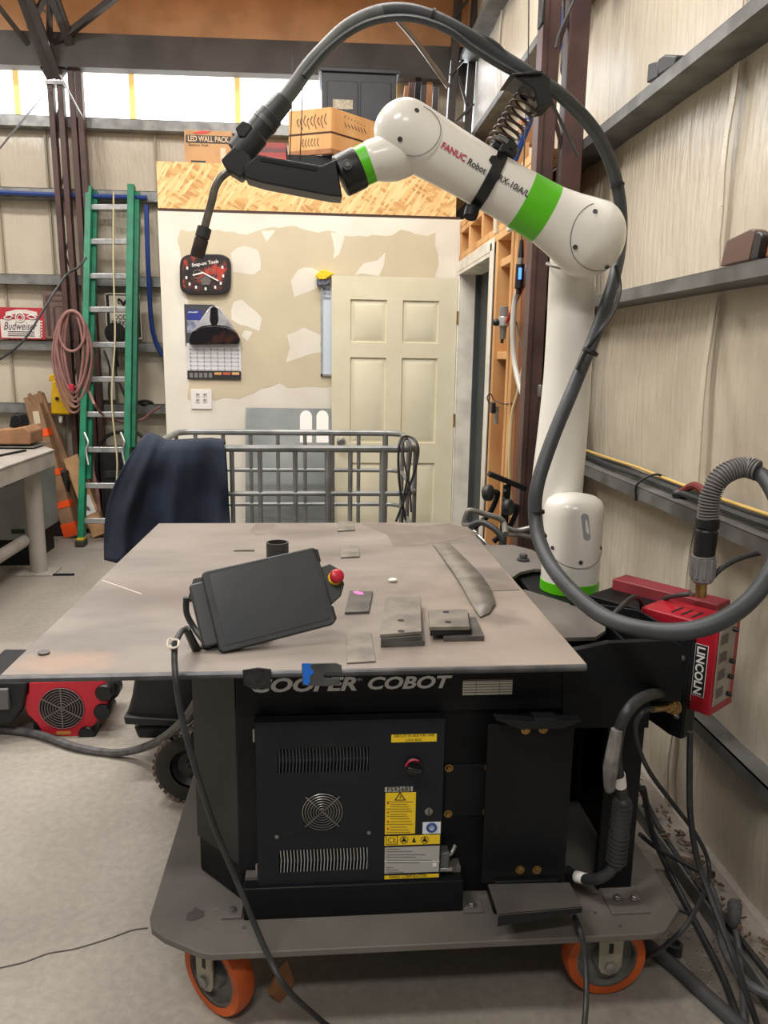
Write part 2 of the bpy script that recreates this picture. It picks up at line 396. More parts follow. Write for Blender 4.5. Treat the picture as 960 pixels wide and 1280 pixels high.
for z in (1.77, 1.08, .3):
    g = G(); g.box((x1-.003, yd-.004, z-.045), (x1+.012, yd+.03, z+.045)); g.cyl((x1+.006, yd-.006, z-.045), (x1+.006, yd-.006, z+.045), .006, n=10); g.done('hinge', brass, dr)
g = G(); g.loft([(.03, 0), (.03, .008), (.012, .015), (.012, .035), (.026, .045), (.03, .06), (.02, .075)], (x0+.065, yd, .93), (0, -1, 0)); g.done('door_knob', steel, dr)

# ================================================================== WELDING CART
cart = thing('welding_cart', 'black welding cart with wide dusty steel table top on orange casters', 'cart', (.1, 2.1, 0))
ZD = .25; ZT = .867
# deck plate
dk = [(-.235, 1.44), (.735, 1.44), (.765, 1.447), (.829, 1.512), (.829, 2.95), (-.39, 2.95), (-.39, 1.56), (-.378, 1.525), (-.345, 1.495), (-.26, 1.447)]
G().prism([(x, y, ZD) for x, y in dk], (0, 0, -.016)).done('deck', deck_steel, cart, .002)
bolt_n = [0]
def bolt(p, ax, r=.009, mat=steel, parent=cart, h=.006):
    g = G(); ax = Vector(ax); g.loft([(r*1.5, 0), (r*1.5, h*.3), (r, h*.35)], p, ax, 16); g.loft([(r, 0), (r, h*.8), (r*.85, h)], Vector(p)+ax.normalized()*h*.3, ax, 6)
    return g.done('bolt', mat, parent)
for px, py in ((270, 1137), (258, 1160), (305, 1160), (744, 1141), (788, 1141), (716, 1131), (775, 1158)):
    p = Zp(px, py, ZD); G().cyl(p, p+Vector((0, 0, .001)), .0045, n=12).done('screw_hole', steel, cart)
g = G()
pts = [Zp(x, y, ZD+.0006) for x, y in ((232, 1150), (234, 1141), (241, 1138), (244, 1133), (250, 1137), (256, 1139), (255, 1145), (248, 1149), (240, 1151))]
g.prism(pts, (0, 0, .0003)); g.done('paint_spot', M('oil_spot', (62, 58, 56)), cart)

def caster(cx, cy, yaw, name='caster'):
    rot = Matrix.Rotation(yaw, 3, 'Z'); ax = rot @ Vector((0, -1, 0)); sd = rot @ Vector((1, 0, 0)); c = Vector((cx, cy, .1))
    root = G().loft([(.1, -.02), (.1, .02)], c, ax, 4)      # replaced below by the real core
    root.bm.free()
    g = G(); g.obox(Vector((cx, cy, ZD-.016-.004))+Vector((0, 0, 0)), (.10, .11, .008), rot); g.cyl((cx, cy, .20), (cx, cy, .228), .035)
    o = g.done('caster', caster_tan, cart, .001)
    hw = .024
    g = G(); prof = [(.074, -hw), (.094, -hw), (.0985, -hw*.6), (.1, 0), (.0985, hw*.6), (.094, hw), (.074, hw)]
    g.loft(prof, c, ax, 48, cap=False); g.done('tread', orange_tread, o)
    g = G(); g.loft([(.076, -hw*.9), (.076, hw*.9)], c, ax, 40, cap=False); g.loft([(.076, hw*.9), (.07, hw*.95), (.066, hw*.3), (.034, hw*.3), (.03, hw*1.1), (.0, hw*1.1)], c, ax, 40, cap=False)
    g.loft([(.076, -hw*.9), (.07, -hw*.95), (.066, -hw*.3), (.034, -hw*.3), (.03, -hw*1.1), (0, -hw*1.1)], c, ax, 40, cap=False)
    g.done('wheel_core', M('wheel_core_grey', (112, 110, 106), (92, 90, 86), 10, .5), o)
    for s in (-1, 1):
        g = G(); b = c+ax*s*(hw+.014)
        out = [(-.03, .105), (-.028, -.002), (-.02, -.018), (0, -.026), (.02, -.018), (.028, -.002), (.03, .105)]
        g.prism([b+sd*a+Z3*z for a, z in out], ax*s*.005); g.done('fork', caster_tan, o, .001)
        g = G(); g.loft([(.014, 0), (.014, .008), (.009, .01)], b+ax*s*.004, ax*s, 6); g.done('axle_nut', steel, o)
        g = G(); g.prism([b+sd*a+Z3*z+ax*s*.0055 for a, z in ((-.005, .035), (.005, .035), (.005, .06), (-.005, .06))], ax*s*.0008); g.done('slot', black_print, o)
    return o
caster(.676, 1.56, 0); caster(-.24, 1.565, math.radians(-42)); caster(.70, 2.85, 0); caster(-.27, 2.85, .3)

# cabinet body
g = G(); pl = [(-.187, 1.60), (-.30, 1.72), (-.30, 2.75), (.52, 2.75), (.575, 2.72), (.575, 1.60)]
g.prism([(x, y, ZD+.002) for x, y in pl], (0, 0, ZT-.012-ZD-.004)); g.done('cabinet_body', black_paint, cart, .004)
g = G(); g.prism([(-.189, 1.597, ZD+.10), (-.302, 1.717, ZD+.10), (-.302, 1.717, ZT-.014), (-.189, 1.597, ZT-.014)], (-.0025, -.0025, 0)); g.done('corner_panel', M('grey_corner_panel', (44, 46, 46), (36, 37, 37), 4, .5, spec=.3), cart, .001)  # corner panel in a paler grey than the cabinet body
g = G(); g.box((-.187, 1.584, .725), (.575, 1.6, ZT-.014)); g.done('header_panel', black_paint, cart, .002)
g = G(); g.box((-.178, 1.536, ZD), (.322, 1.60, .33)); g.done('tray', black_paint, cart, .003)
g = G(); g.box((-.19, 1.59, .33), (-.145, 1.606, .73)); g.done('hinge_strip', dark_paint, cart, .002)
G().box((-.175, 1.566, .330), (-.138, 1.60, .338)).done('tray_lip', deck_steel, cart)
G().box((.28, 1.566, .33), (.32, 1.60, .342)).done('tray_lip', deck_steel, cart)
for px, py, ex in ((290, 1141, 1), (590, 1134, 1)):
    p = Zp(px, py, ZD); G().box((p.x-.022, p.y-.022, ZD), (p.x+.024, p.y+.022, ZD+.006)).done('foot_tab', deck_steel, cart, .001); bolt((p.x, p.y, ZD+.006), (0, 0, 1), .008)
# bolted access plate
yp = 1.597
a = A(556, 955, yp); b = A(613, 1021, yp)
G().box((a.x+.002, yp, b.z+.004), (b.x-.004, 1.602, a.z-.004)).done('access_plate', dark_paint, cart, .0015)
for px, py in ((561, 960), (610, 959), (560, 1017), (608, 1015)): bolt(A(px, py, yp), (0, -1, 0), .0065, brass)
# pendant holder plate with shelf and clip
yh = 1.53
G().box((.362, yh, .325), (.556, yh+.006, .716)).done('holder_plate', black_paint, cart, .001)
for px, py in ((657, 912), (679, 911), (650, 1087), (671, 1087)): bolt(A(px, py, yh-.001), (0, -1, 0), .007, brass)
p = [A(620, 900, 1.50), A(668, 903, 1.50), A(668, 898, 1.50), A(696, 898, 1.50), A(697, 901, 1.50), A(728, 902, 1.50), A(704, 911, 1.50), A(650, 912, 1.50)]
G().prism(p, (0, .03, 0)).done('holder_clip', dark_paint, cart, .001)
zs = .345
p = [Zp(610, 1105, zs), Zp(712, 1103, zs), Zp(728, 1134, zs), Zp(623, 1144, zs)]
G().prism(p, (0, 0, -.005)).done('holder_shelf', M('dusty_shelf', (84, 80, 76), (62, 60, 58), 6, .6), cart, .001)
a = Zp(728, 1134, zs); b = Zp(623, 1144, zs)
G().prism([a, b, b-Z3*.028, a-Z3*.014], (0, .004, 0)).done('shelf_lip', dark_paint, cart, .001)
G().box((.39, 1.52, ZD+.005), (.54, 1.62, .335)).done('shelf_support', black_paint, cart, .002)
# right-hand support post
G().prism([(.655, 1.585, ZD+.006), (.742, 1.585, ZD+.006), (.742, 1.585, .85), (.655, 1.585, .86)], (0, .02, 0)).done('support_post', black_paint, cart, .002)
G().prism([(.735, 1.60, ZD+.006), (.735, 1.95, ZD+.006), (.735, 1.95, .83), (.735, 1.60, .83)], (.007, 0, 0)).done('support_post', black_paint, cart, .001)
G().box((.664, 1.50, ZD), (.755, 1.60, ZD+.006)).done('foot_plate', deck_steel, cart, .001)
for px in (772, 793): bolt(Zp(px, 1122.5, ZD+.007), (0, 0, 1), .008)
G().prism(AL([(700, 812, 1.60), (757, 800, 1.60), (835, 797, 1.60), (848, 804, 1.60), (846, 872, 1.60), (809, 872, 1.60), (806, 905, 1.60), (700, 905, 1.60)]), (0, -.02, 0)).done('bracket_web', black_paint, cart, .001)
# robot pedestal and wing plates
G().box((.62, 1.96, ZD), (.77, 2.36, .825)).done('pedestal', black_paint, cart, .004)
G().box((.58, 2.05, ZD), (.62, 2.4, .60)).done('pedestal_rib', dark_paint, cart, .002)
w1 = [Zp(757, 788, .85), Zp(757, 776, .85), Zp(746, 767, .85), Zp(720, 757, .85), Zp(657, 737, .85), (.40, 2.10, .85), (.40, 1.60, .85), Zp(706, 797, .85), Zp(745, 796, .85)]
G().prism([(p[0], p[1], .85) for p in w1], (0, 0, -.01)).done('wing_plate', deck_steel, cart, .001)
w2 = [Zp(600, 681, .845), Zp(640, 681, .845), Zp(665, 687, .845), Zp(682, 697, .845), Zp(690, 712, .845), Zp(668, 711, .845), Zp(650, 715, .845), (.56, 2.2, .845)]
G().prism([(p[0], p[1], .845) for p in w2], (0, 0, -.01)).done('wing_plate', deck_steel, cart, .001)
G().tube([A(640, 728, 2.35), A(636, 745, 2.35), A(637, 800, 2.35)], .02, 10).done('wing_leg', dark_paint, cart)
bolt(Zp(654, 700, .847), (0, 0, 1), .014, edge_steel, cart, .016)

# table top; sandy dust gathers toward the right-hand side, rust along the left front corner
_nt = table_steel.node_tree; _b = _nt.nodes['Principled BSDF']; _base = _b.inputs['Base Color'].links[0].from_socket
def _mixin(base, cx_, cy_, sx_, sy_, col, fac, ns):
    tc_0 = _nt.nodes.new('ShaderNodeTexCoord'); mp = _nt.nodes.new('ShaderNodeMapping'); mp.vector_type = 'POINT'
    mp.inputs['Location'].default_value = (-cx_/sx_, -cy_/sy_, 0); mp.inputs['Scale'].default_value = (1/sx_, 1/sy_, 0)
    _nt.links.new(tc_0.outputs['Object'], mp.inputs[0])
    ln = _nt.nodes.new('ShaderNodeVectorMath'); ln.operation = 'LENGTH'; _nt.links.new(mp.outputs[0], ln.inputs[0])
    n = _nt.nodes.new('ShaderNodeTexNoise'); n.inputs['Scale'].default_value = ns; n.inputs['Detail'].default_value = 6; _nt.links.new(tc_0.outputs['Object'], n.inputs['Vector'])
    a = _nt.nodes.new('ShaderNodeMath'); a.operation = 'MULTIPLY_ADD'; a.inputs[1].default_value = 1.6; _nt.links.new(n.outputs['Fac'], a.inputs[0]); _nt.links.new(ln.outputs['Value'], a.inputs[2])
    mr = _nt.nodes.new('ShaderNodeMapRange'); mr.inputs['From Min'].default_value = 1.25; mr.inputs['From Max'].default_value = 2.1; mr.inputs['To Min'].default_value = fac; mr.inputs['To Max'].default_value = 0
    _nt.links.new(a.outputs[0], mr.inputs['Value'])
    m_ = _nt.nodes.new('ShaderNodeMix'); m_.data_type = 'RGBA'; _nt.links.new(mr.outputs[0], m_.inputs[0]); _nt.links.new(base, m_.inputs[6]); m_.inputs[7].default_value = s2l(col); return m_.outputs[2]
_ox, _oy = -.1, -2.1      # the part's origin is the cart's
_base = _mixin(_base, .48+_ox, 1.75+_oy, .30, .55, (160, 146, 132), .6, 9)
_base = _mixin(_base, -.54+_ox, 1.56+_oy, .12, .06, (164, 132, 108), .5, 22)
_base = _mixin(_base, .43+_ox, 1.80+_oy, .07, .06, (104, 96, 90), .7, 16)
_base = _mixin(_base, -.30+_ox, 2.05+_oy, .30, .18, (112, 98, 90), .6, 6)
_nt.links.new(_base, _b.inputs['Base Color'])
G().prism([(-.642, 1.496, ZT), (.562, 1.500, ZT), (.560, 2.93, ZT), (-.622, 2.93, ZT)], (0, 0, -.013)).done('table_top', table_steel, cart, .0015)
g = G(); g.tube([(-.642, 1.494, ZT-.008), (.560, 1.498, ZT-.008)], .0075, 10, straight=True); g.done('front_edge', edge_steel, cart)
# scale patches, scratches and stains on the top: flat marks
def mark(name, pts, mat, z=ZT, h=.0006, parent=cart): return G().prism([Zp(x, y, z) for x, y in pts], (0, 0, h)).done(name, mat, parent)
mark('scratch', [(128, 725), (177, 742), (177, 743), (128, 726)], M('scratch', (190, 182, 172)))
for pts in ([(452, 655), (480, 654), (520, 658), (560, 654), (585, 660), (600, 668), (560, 676), (520, 682), (492, 683), (484, 668)], [(320, 654), (345, 655), (338, 664), (322, 670), (312, 664)]):
    G().prism([Zp(x, y, ZT)+Vector((noise.noise(Vector((x, y, 1)))*.01, noise.noise(Vector((x, y, 4)))*.03, 0)) for x, y in pts], (0, 0, .0004)).done('dark_stain', M('table_stain', (108, 99, 91), (122, 112, 103), 9, .6), cart)
# front edge brackets
G().prism(AL([(303, 838, 1.486), (322, 835, 1.486), (339, 837, 1.486), (338, 861, 1.486), (318, 862, 1.486), (305, 857, 1.486)]), (0, .004, 0)).done('magnet_pad', M('black_fabric_pad', (40, 40, 42), (22, 22, 24), 60, .7, bump=.5, bscale=60), cart, .001)
G().prism(AL([(377, 830, 1.486), (420, 829, 1.486), (427, 832, 1.486), (427, 840, 1.486), (408, 841, 1.486), (404, 845, 1.486), (407, 848, 1.486), (425, 848, 1.486), (425, 856, 1.486), (410, 858, 1.486), (378, 857, 1.486)]), (0, .004, 0)).done('notched_bracket', edge_steel, cart, .001)
G().prism(AL([(378, 829, 1.4855), (388, 829, 1.4855), (389, 836, 1.4855), (393, 840, 1.4855), (387, 846, 1.4855), (388, 852, 1.4855), (384, 857, 1.4855), (379, 854, 1.4855)]), (0, -.0008, 0)).done('blue_tape', M('blue_tape', (20, 110, 215)), cart, label='torn blue tape on the notched bracket')
# lettering on the header panel
yt = 1.583
def ptext(s, x0, yb, x1, ytop, y, mat, parent, **k):
    a = A(x0, yb, y); b = A(x1, yb, y); c = A(x0, ytop, y)
    return text(k.pop('name', 'lettering'), s, mat, parent, a, X3, Z3, (b-a).x, (c-a).z, **k)
ptext('COOPER', 315, 866, 446, 848, yt, grey_print, cart, bold=.035, shear=.25)
ptext('COBOT', 460, 862, 565, 846, yt, grey_print, cart, bold=.035, shear=.25)
ptext('TM', 446, 851, 452, 848, yt, grey_print, cart)
a = A(578, 869, yt); b = A(641, 848, yt)
G().box((a.x, yt-.0005, a.z), (b.x, yt, b.z)).done('rating_sticker', M('sticker_cream', (206, 202, 190)), cart)
for k in range(1, 6):
    z = a.z+(b.z-a.z)*k/6; G().box((a.x, yt-.0009, z-.0005), (b.x, yt-.0004, z+.0005)).done('sticker_line', black_print, cart)
for fx in (.27, .74): G().box((a.x+(b.x-a.x)*fx-.0004, yt-.0009, a.z), (a.x+(b.x-a.x)*fx+.0004, yt-.0004, b.z)).done('sticker_line', black_print, cart)
G().box((a.x, yt-.001, b.z-.004), (b.x, yt-.0004, b.z)).done('sticker_line', M('sticker_band', (70, 60, 60)), cart)

# feeder bracket (angled plate with front flange)
FC = Vector((.925, 1.64, -.008)); U = Vector((-.6, .8, 0)); V = Vector((.8, .6, 0))
def FP(a, b, z): return FC+U*a+V*b+Z3*z
G().prism([FP(.085, -.012, .60), FP(.085, -.012, .86), FP(.10, -.012, .87), FP(.20, -.012, .895), FP(.40, -.012, .87), FP(.40, -.012, .66), FP(.28, -.012, .66)], -V*.006).done('feeder_bracket', black_paint, cart, .002)
G().prism([FP(.052, -.02, .605), FP(.052, -.02, .865), FP(.082, -.02, .865), FP(.082, -.02, .605)], -V*.006).done('bracket_flange', dark_paint, cart, .001)
G().prism([FP(.05, -.02, .605), FP(.05, -.02, .865), FP(.05, .03, .865), FP(.05, .03, .605)], U*.004).done('bracket_flange', dark_paint, cart, .001)
G().prism([FP(.082, -.012, .605), FP(.30, -.012, .655), FP(.30, .10, .655), FP(.082, .10, .605)], -Z3*.005).done('bracket_floor', dark_paint, cart, .001)
for a_, z in ((.12, .81), (.20, .735), (.105, .80), (.30, .84), (.067, .81), (.067, .66)): bolt(FP(a_, -.0185 if a_ > .09 else -.0265, z), -V, .005)

# ================================================================== ROBOT
YR = 2.17
rb = thing('robot_arm', 'white jointed cobot arm with green rings standing on the cart pedestal', 'robot', (.70, YR, .825))
bc = A(711, 740, YR); bc.z = 0
g = G(); g.loft([(.087, .826), (.087, .858)], bc, Z3, 48); g.done('green_ring', green_ring, rb, .001)
g = G(); g.loft([(.0855, .858), (.0855, .94), (.0868, 1.00), (.0868, 1.055), (.0855, 1.08), (.078, 1.098), (.06, 1.11), (.03, 1.116), (.004, 1.117)], bc, Z3, 56)
g.done('base_housing', white_robot, rb, ang=60)
seam = M('seam_grey', (120, 118, 112), rough=.5)
pts = []
for k in range(17):
    t = -1+2*k/16; ang = t*1.25
    pts.append(bc+Vector((math.sin(ang)*.0872, -math.cos(ang)*.0872, .958-.045*math.cos(t*math.pi/2)**.8 if abs(t) < 1 else .958)))
G().tube(pts, .0009, 6, sub=3).done('cover_seam', seam, rb)
for ang, z in ((-1.0, .965), (.0, .931), (.95, .965)):
    n = Vector((math.sin(ang), -math.cos(ang), 0)); g = G(); g.loft([(.006, 0), (.006, .0015), (.003, .0016), (.003, .0005)], bc+n*.0862+Z3*z, n, 14); g.done('cover_screw', M('screw_recess', (60, 60, 60)), rb)
g = G(); cpt = []
for k in range(24):
    a = 2*math.pi*k/24; lx = .0115*math.cos(a); lz = .0115*math.sin(a)+(.028 if math.sin(a) > 0 else -.028)
    th = .10+(lx-.18*lz)/.087; zc = 1.035+lz
    cpt.append(bc+Vector((math.sin(th)*.0874, -math.cos(th)*.0874, zc)))
g.prism(cpt, (0, .004, 0)); g.done('status_lens', M('status_lens', (150, 156, 162), rough=.25), rb)
# shoulder and upper arm, behind the base housing
g = G(); ua = [A(716, 318, 2.33), A(715, 350, 2.33), A(713, 400, 2.33), A(709, 470, 2.33), A(703, 540, 2.32), A(697, 600, 2.31), A(695, 640, 2.31), A(696, 664, 2.31)]
g.tube(ua, [.066, .0685, .0695, .071, .075, .0785, .078, .055], 40, sub=5); g.done('upper_arm', white_robot, rb, ang=60)
g = G(); g.cyl(A(716, 640, 2.30), A(716, 640, 2.20), .055, n=32); g.done('shoulder_joint', white_robot, rb, .004)
# elbow + forearm
fa, fb = A(507, 166, YR), A(735, 298, YR); ax = (fb-fa).normalized(); Lf = (fb-fa).length
def fp(t, off=0): return fa+ax*t
g = G(); n1 = 14; re, rw = .107, .083
prof = [(rw*math.sin(math.pi/2*k/n1), -rw*math.cos(math.pi/2*k/n1)) for k in range(1, n1)]
prof += [(rw, 0), (rw*1.0, .02), (.077, .12), (.0745, .2), (.0745, .33), (.077, Lf-.15), (.082, Lf-.115)]
prof2 = [(.082, Lf-.115), (.088, Lf-.08), (.098, Lf-.04), (re, Lf)]+[(re*math.cos(math.pi/2*k/n1), Lf+re*.92*math.sin(math.pi/2*k/n1)) for k in range(1, n1+1)]
tb = Lf-.215; te = Lf-.135
g.loft(prof[:-1]+[(.0775, tb)] if False else [p for p in prof if p[1] < tb]+[(.0763, tb)], fa, ax, 56); g.done('forearm', white_robot, rb, ang=60)
g = G(); g.loft([(.0768, tb), (.0772, (tb+te)/2), (.0795, te)], fa, ax, 56); g.done('green_ring', green_ring, rb, ang=60)
g = G(); g.loft([(.079, te)]+prof2, fa, ax, 56); g.done('elbow_housing', white_robot, rb, ang=60)
def arm_y(d):     # front surface of the elbow housing at offset d (in the xz plane) from the elbow centre
    s_ = d.dot(ax); t = d.dot(up0)
    if s_ >= 0: r2 = re*re-(s_/.92)**2-t*t if abs(s_) < re*.92 else 0
    else:
        tab = [(-.115, .082), (-.08, .088), (-.04, .098), (0, re)]; r_ = .082
        for (s0_, r0_), (s1_, r1_) in zip(tab[:-1], tab[1:]):
            if s0_ <= s_ <= s1_: r_ = r0_+(r1_-r0_)*(s_-s0_)/(s1_-s0_)
        r2 = r_*r_-t*t
    return -math.sqrt(max(r2, 1e-6))
up0 = Vector((-ax.z, 0, ax.x))
sp_ = []
for k in range(25):
    t = math.radians(108+k*8.2); d = Vector((math.cos(t), 0, math.sin(t)))*.086+ax*.012
    sp_.append(fb+d+Vector((0, arm_y(d)-.0008, 0)))
G().tube(sp_, .0012, 6, sub=3).done('cover_seam', seam, rb)
def dimple(px, py, c, R):
    y = c.y-R*.9
    for _ in range(6):
        p = A(px, py, y); d2 = (p.x-c.x)**2+(p.z-c.z)**2; y = c.y-math.sqrt(max(R*R-d2, .0001))
    n = (p-c).normalized(); g = G(); g.loft([(.0065, -.001), (.0065, .001), (.0045, .0012), (.004, .0002)], p, n, 14); g.done('cover_screw', M('screw_recess', (60, 60, 60)), rb)
for q in ((744, 264), (720, 278), (719, 309), (759, 334)): dimple(q[0], q[1], fb, re)
for q in ((500, 174), (521, 138)): dimple(q[0], q[1], fa, rw)
cpts = [fa+Vector((math.cos(t)*.083, 0, math.sin(t)*.083))+ax*.012+Vector((0, -.03, 0)) for t in [math.radians(-115+k*11) for k in range(13)]]
cpts = []
for k in range(15):
    t = math.radians(-110+k*13); d = Vector((math.cos(t)*.062, 0, math.sin(t)*.062))+ax*.022; r2 = rw*rw-((d-ax*max(0, d.dot(ax))).length)**2
    cpts.append(fa+d+Vector((0, -math.sqrt(max(r2, 1e-5))-.0006, 0)))
G().tube(cpts, .0011, 6, sub=3).done('cover_seam', seam, rb)
G().torus(A(716, 332, 2.27)+Vector((0, .04, 0)), (.1, -.25, 1), .064, .004, 44, 8).done('elbow_seal', seam, rb)
# wrist
wr_p = [A(520, 172, YR+.03), A(508, 188, YR+.02), A(490, 196, YR), A(470, 200, YR-.01), A(461, 203, YR-.01)]
G().tube(wr_p, [.05, .061, .062, .053, .05], 36, sub=6).done('wrist_housing', white_robot, rb, ang=60)
w0, w1 = A(462, 203, YR-.01), A(421, 223, YR-.01); wx = (w1-w0).normalized()
G().cyl(w0, w0+wx*.028, .0505, .050, 40).done('green_ring', green_ring, rb)
G().loft([(.0515, .028), (.0535, .034), (.0535, .083), (.05, .086)], w0, wx, 40).done('flange', black_plastic, rb)
c = A(434, 207, YR-.066); g = G(); g.loft([(.013, 0), (.013, .012)], c, (0, -1, 0), 20); g.done('flange_port', edge_steel, rb, .001); g = G(); g.loft([(.006, .012), (.006, .016)], c, (0, -1, 0), 12); g.done('flange_port', steel, rb)
# writing on the forearm, wrapped on its front face
up = Vector((0, -1, 0)).cross(ax)*-1
if up.z < 0: up = -up
def fwarp(p, nd):
    d = p-fa; s_ = d.dot(ax); t = d.dot(up); r = .0775 if s_ > .16 else .084-.04*s_
    return fa+ax*s_+up*t+Vector((0, -math.sqrt(max(r*r-t*t, 1e-6)), 0))
def arm_text(s, xa, ya, xb, yb, h, mat, **k):
    a = A(xa, ya, YR-.07); b = A(xb, yb, YR-.07); d = a-fa
    L = (b-a).dot(ax)
    return text('lettering', s, mat, rb, a, ax, up, L, h, ext=.0003, warp=fwarp, **k)
arm_text('FANUC', 550, 186, 580, 203, .0165, red_print, bold=.02)
arm_text('Robot', 583, 206, 605, 219, .0165, black_print, bold=.012)
arm_text('CRX-10iA/L', 614.5, 222, 659, 246.5, .0165, black_print, bold=.012)

# spring mount for the torch cable
sm = thing('cable_spring_mount', 'black coil spring mount strapped round the white forearm', 'mount', tuple(A(600, 200, YR)))
ct = Lf*.44
g = G(); g.loft([(.0765, ct-.015), (.0795, ct-.015), (.0795, ct+.015), (.0765, ct+.015)], fa, ax, 48, cap=False); g.done('strap', black_plastic, sm, .001)
tp = fa+ax*ct+up*.08
g = G(); g.obox(tp+up*.004, (.07, .06, .02), Matrix((ax, Vector((0, 1, 0)), up)).transposed()); g.done('saddle', black_plastic, sm, .004)
g = G(); g.loft([(.04, 0), (.04, .018), (.026, .02)], tp+up*.008, up, 8); g.done('spring_seat', black_plastic, sm, .002)
bk = fa+ax*(ct-.005)-up*.085; g = G(); g.loft([(.018, 0), (.02, .012), (.018, .03)], bk+Vector((0, -.02, -.0)), (-.3, -.3, -1), 12); g.done('strap_knob', dark_paint, sm, .002)
for o_, z_ in ((.0, -.01), (-.012, .03)): 
    g = G(); g.loft([(.012, 0), (.012, .02)], fa+ax*(ct-.005+o_)+up*(.06-z_)+Vector((0, -.055, 0)), (0, -1, 0), 6); g.done('strap_bolt', black_plastic, sm, .001)
s0 = A(621, 187, YR); s1 = A(668, 112, YR); sx = (s1-s0).normalized(); sL = (s1-s0).length; su = sx.orthogonal().normalized(); sv = sx.cross(su)
N = 9.5; pts = [s0+sx*sL*k/190+(su*math.cos(2*math.pi*N*k/190)+sv*math.sin(2*math.pi*N*k/190))*.036 for k in range(191)]
G().tube(pts, .0035, 6, straight=True).done('coil_spring', M('brown_spring', (64, 52, 46), rough=.4, metal=.4), sm)
g = G(); g.prism(AL([(641, 95, YR-.05), (677, 88, YR-.05), (689, 97, YR-.05), (692, 130, YR-.05), (673, 134, YR-.05), (667, 112, YR-.05), (655, 103, YR-.05)]), (0, .10, 0)); g.done('cable_clamp', black_plastic, sm, .004)
g = G(); g.prism(AL([(637, 94, YR-.06), (640, 92, YR-.06), (678, 88, YR-.06), (678, 92, YR-.06)]), (0, .12, 0)); g.done('clamp_tab', black_plastic, sm, .001)

# torch held by the wrist
to = thing('welding_torch', 'black robotic welding torch with bent steel neck held at the wrist', 'torch', tuple(A(310, 200, YR)))
yT = YR-.01
pk = [(303, 208), (322, 193), (402, 207), (420, 199), (428, 246), (414, 245), (330, 229), (306, 222)]
G().prism(AL([(x, y, yT-.045) for x, y in pk]), (0, .09, 0)).done('mounting_arm', black_plastic, to, .004)
G().prism(AL([(x, y, yT-.047) for x, y in ((326, 197), (398, 210), (396, 214), (325, 201))]), (0, .002, 0)).done('arm_edge', dark_paint, to)
m0, m1 = A(283, 205, yT), A(312, 168, yT); mx_ = (m1-m0).normalized()
q = [(276, 200), (296, 179), (312, 193), (316, 205), (300, 222), (284, 212)]
G().prism(AL([(x, y, yT-.035) for x, y in q]), (0, .07, 0)).done('neck_socket', black_plastic, to, .003)
b0, b1 = A(298, 193, yT), A(340, 143, yT)
G().loft([(.036, 0), (.036, .07), (.032, .072), (.032, (b1-b0).length)], b0, b1-b0, 28).done('torch_body', black_rubber, to, .002)
G().prism(AL([(x, y, yT-.038) for x, y in ((294, 160), (303, 150), (312, 154), (316, 158), (306, 172), (298, 170))]), (0, .05, 0)).done('lock_lever', black_plastic, to, .003)
d = (b1-b0).normalized(); G().loft([(.034, 0), (.034, .012)], b0+d*.1, d, 28).done('clamp_band', edge_steel, to)
G().loft([(.0285, 0), (.026, .05), (.024, .055)], b1-d*.005, d, 24).done('rear_collar', black_rubber, to)
G().tube(AL([(296, 208, yT), (286, 214, yT), (276, 222, yT), (269, 234, yT), (265, 250, yT), (259, 272, yT), (255, 288, yT)]), .0105, 16).done('torch_neck', M('neck_steel', (128, 124, 116), (100, 96, 90), 30, .35, .7), to)
n0, n1_ = A(256, 284, yT), A(246, 322, yT); dn = n1_-n0
G().loft([(.016, 0), (.0165, .03), (.0165, .031), (.0185, .032), (.0185, dn.length*.95), (.016, dn.length)], n0, dn, 24).done('nozzle', M('burnt_nozzle', (70, 60, 54), (44, 40, 38), 30, .5, .4), to)
G().loft([(.0188, .0), (.0188, .026)], n0+dn*.02, dn, 24).done('nozzle_sleeve', black_rubber, to)

# torch cable: conduit, then the long black bundle looping to the feeder
hp = [(430, 38, yT), (452, 24, yT), (478, 15, yT), (510, 14, yT), (545, 24, yT), (580, 42, yT), (622, 68, YR), (668, 97, YR), (705, 122, YR+.03), (742, 162, YR+.1), (764, 205, YR+.16), (775, 252, YR+.2), (776, 300, YR+.2), (767, 350, YR+.13), (747, 410, YR+.03), (718, 482, 2.06), (690, 550, 2.0), (671, 610, 1.96), (670, 655, 1.94), (682, 695, 1.85), (708, 732, 1.72), (750, 768, 1.58), (800, 786, 1.47), (855, 789, 1.41), (905, 774, 1.40), (945, 742, 1.43), (972, 695, 1.5), (976, 640, 1.6), (958, 600, 1.70), (940, 588, 1.75)]
tc_ = thing('torch_cable', 'thick black torch cable arching over the arm and looping down to the feeder', 'cable', tuple(A(668, 97, YR)))
G().tube(AL(hp), .0185, 14, sub=5).done('cable_jacket', M('cable_jacket', (58, 62, 66), (48, 52, 55), 12, .5), tc_)
G().tube(AL([(346, 136, yT), (365, 112, yT), (385, 84, yT), (405, 62, yT), (430, 38, yT), (455, 23, yT), (478, 15.5, yT)]), .0195, 14).done('grey_conduit', M('conduit_grey', (92, 94, 92), (78, 80, 78), 20, .5), tc_, label='grey front section of the cable')
G().tube(AL([(380, 96, yT-.03), (410, 62, yT-.03), (445, 36, yT-.03), (480, 24, yT-.03), (520, 24, yT-.03), (560, 38, yT-.03), (590, 60, yT-.03), (625, 82, yT-.03), (655, 98, yT-.02)]), .009, 8).done('side_hose', black_rubber, tc_)
G().tube(AL([(560, 34, yT), (590, 42, yT), (618, 55, yT), (640, 78, yT), (660, 92, yT)]), .008, 8).done('side_hose', black_rubber, tc_)
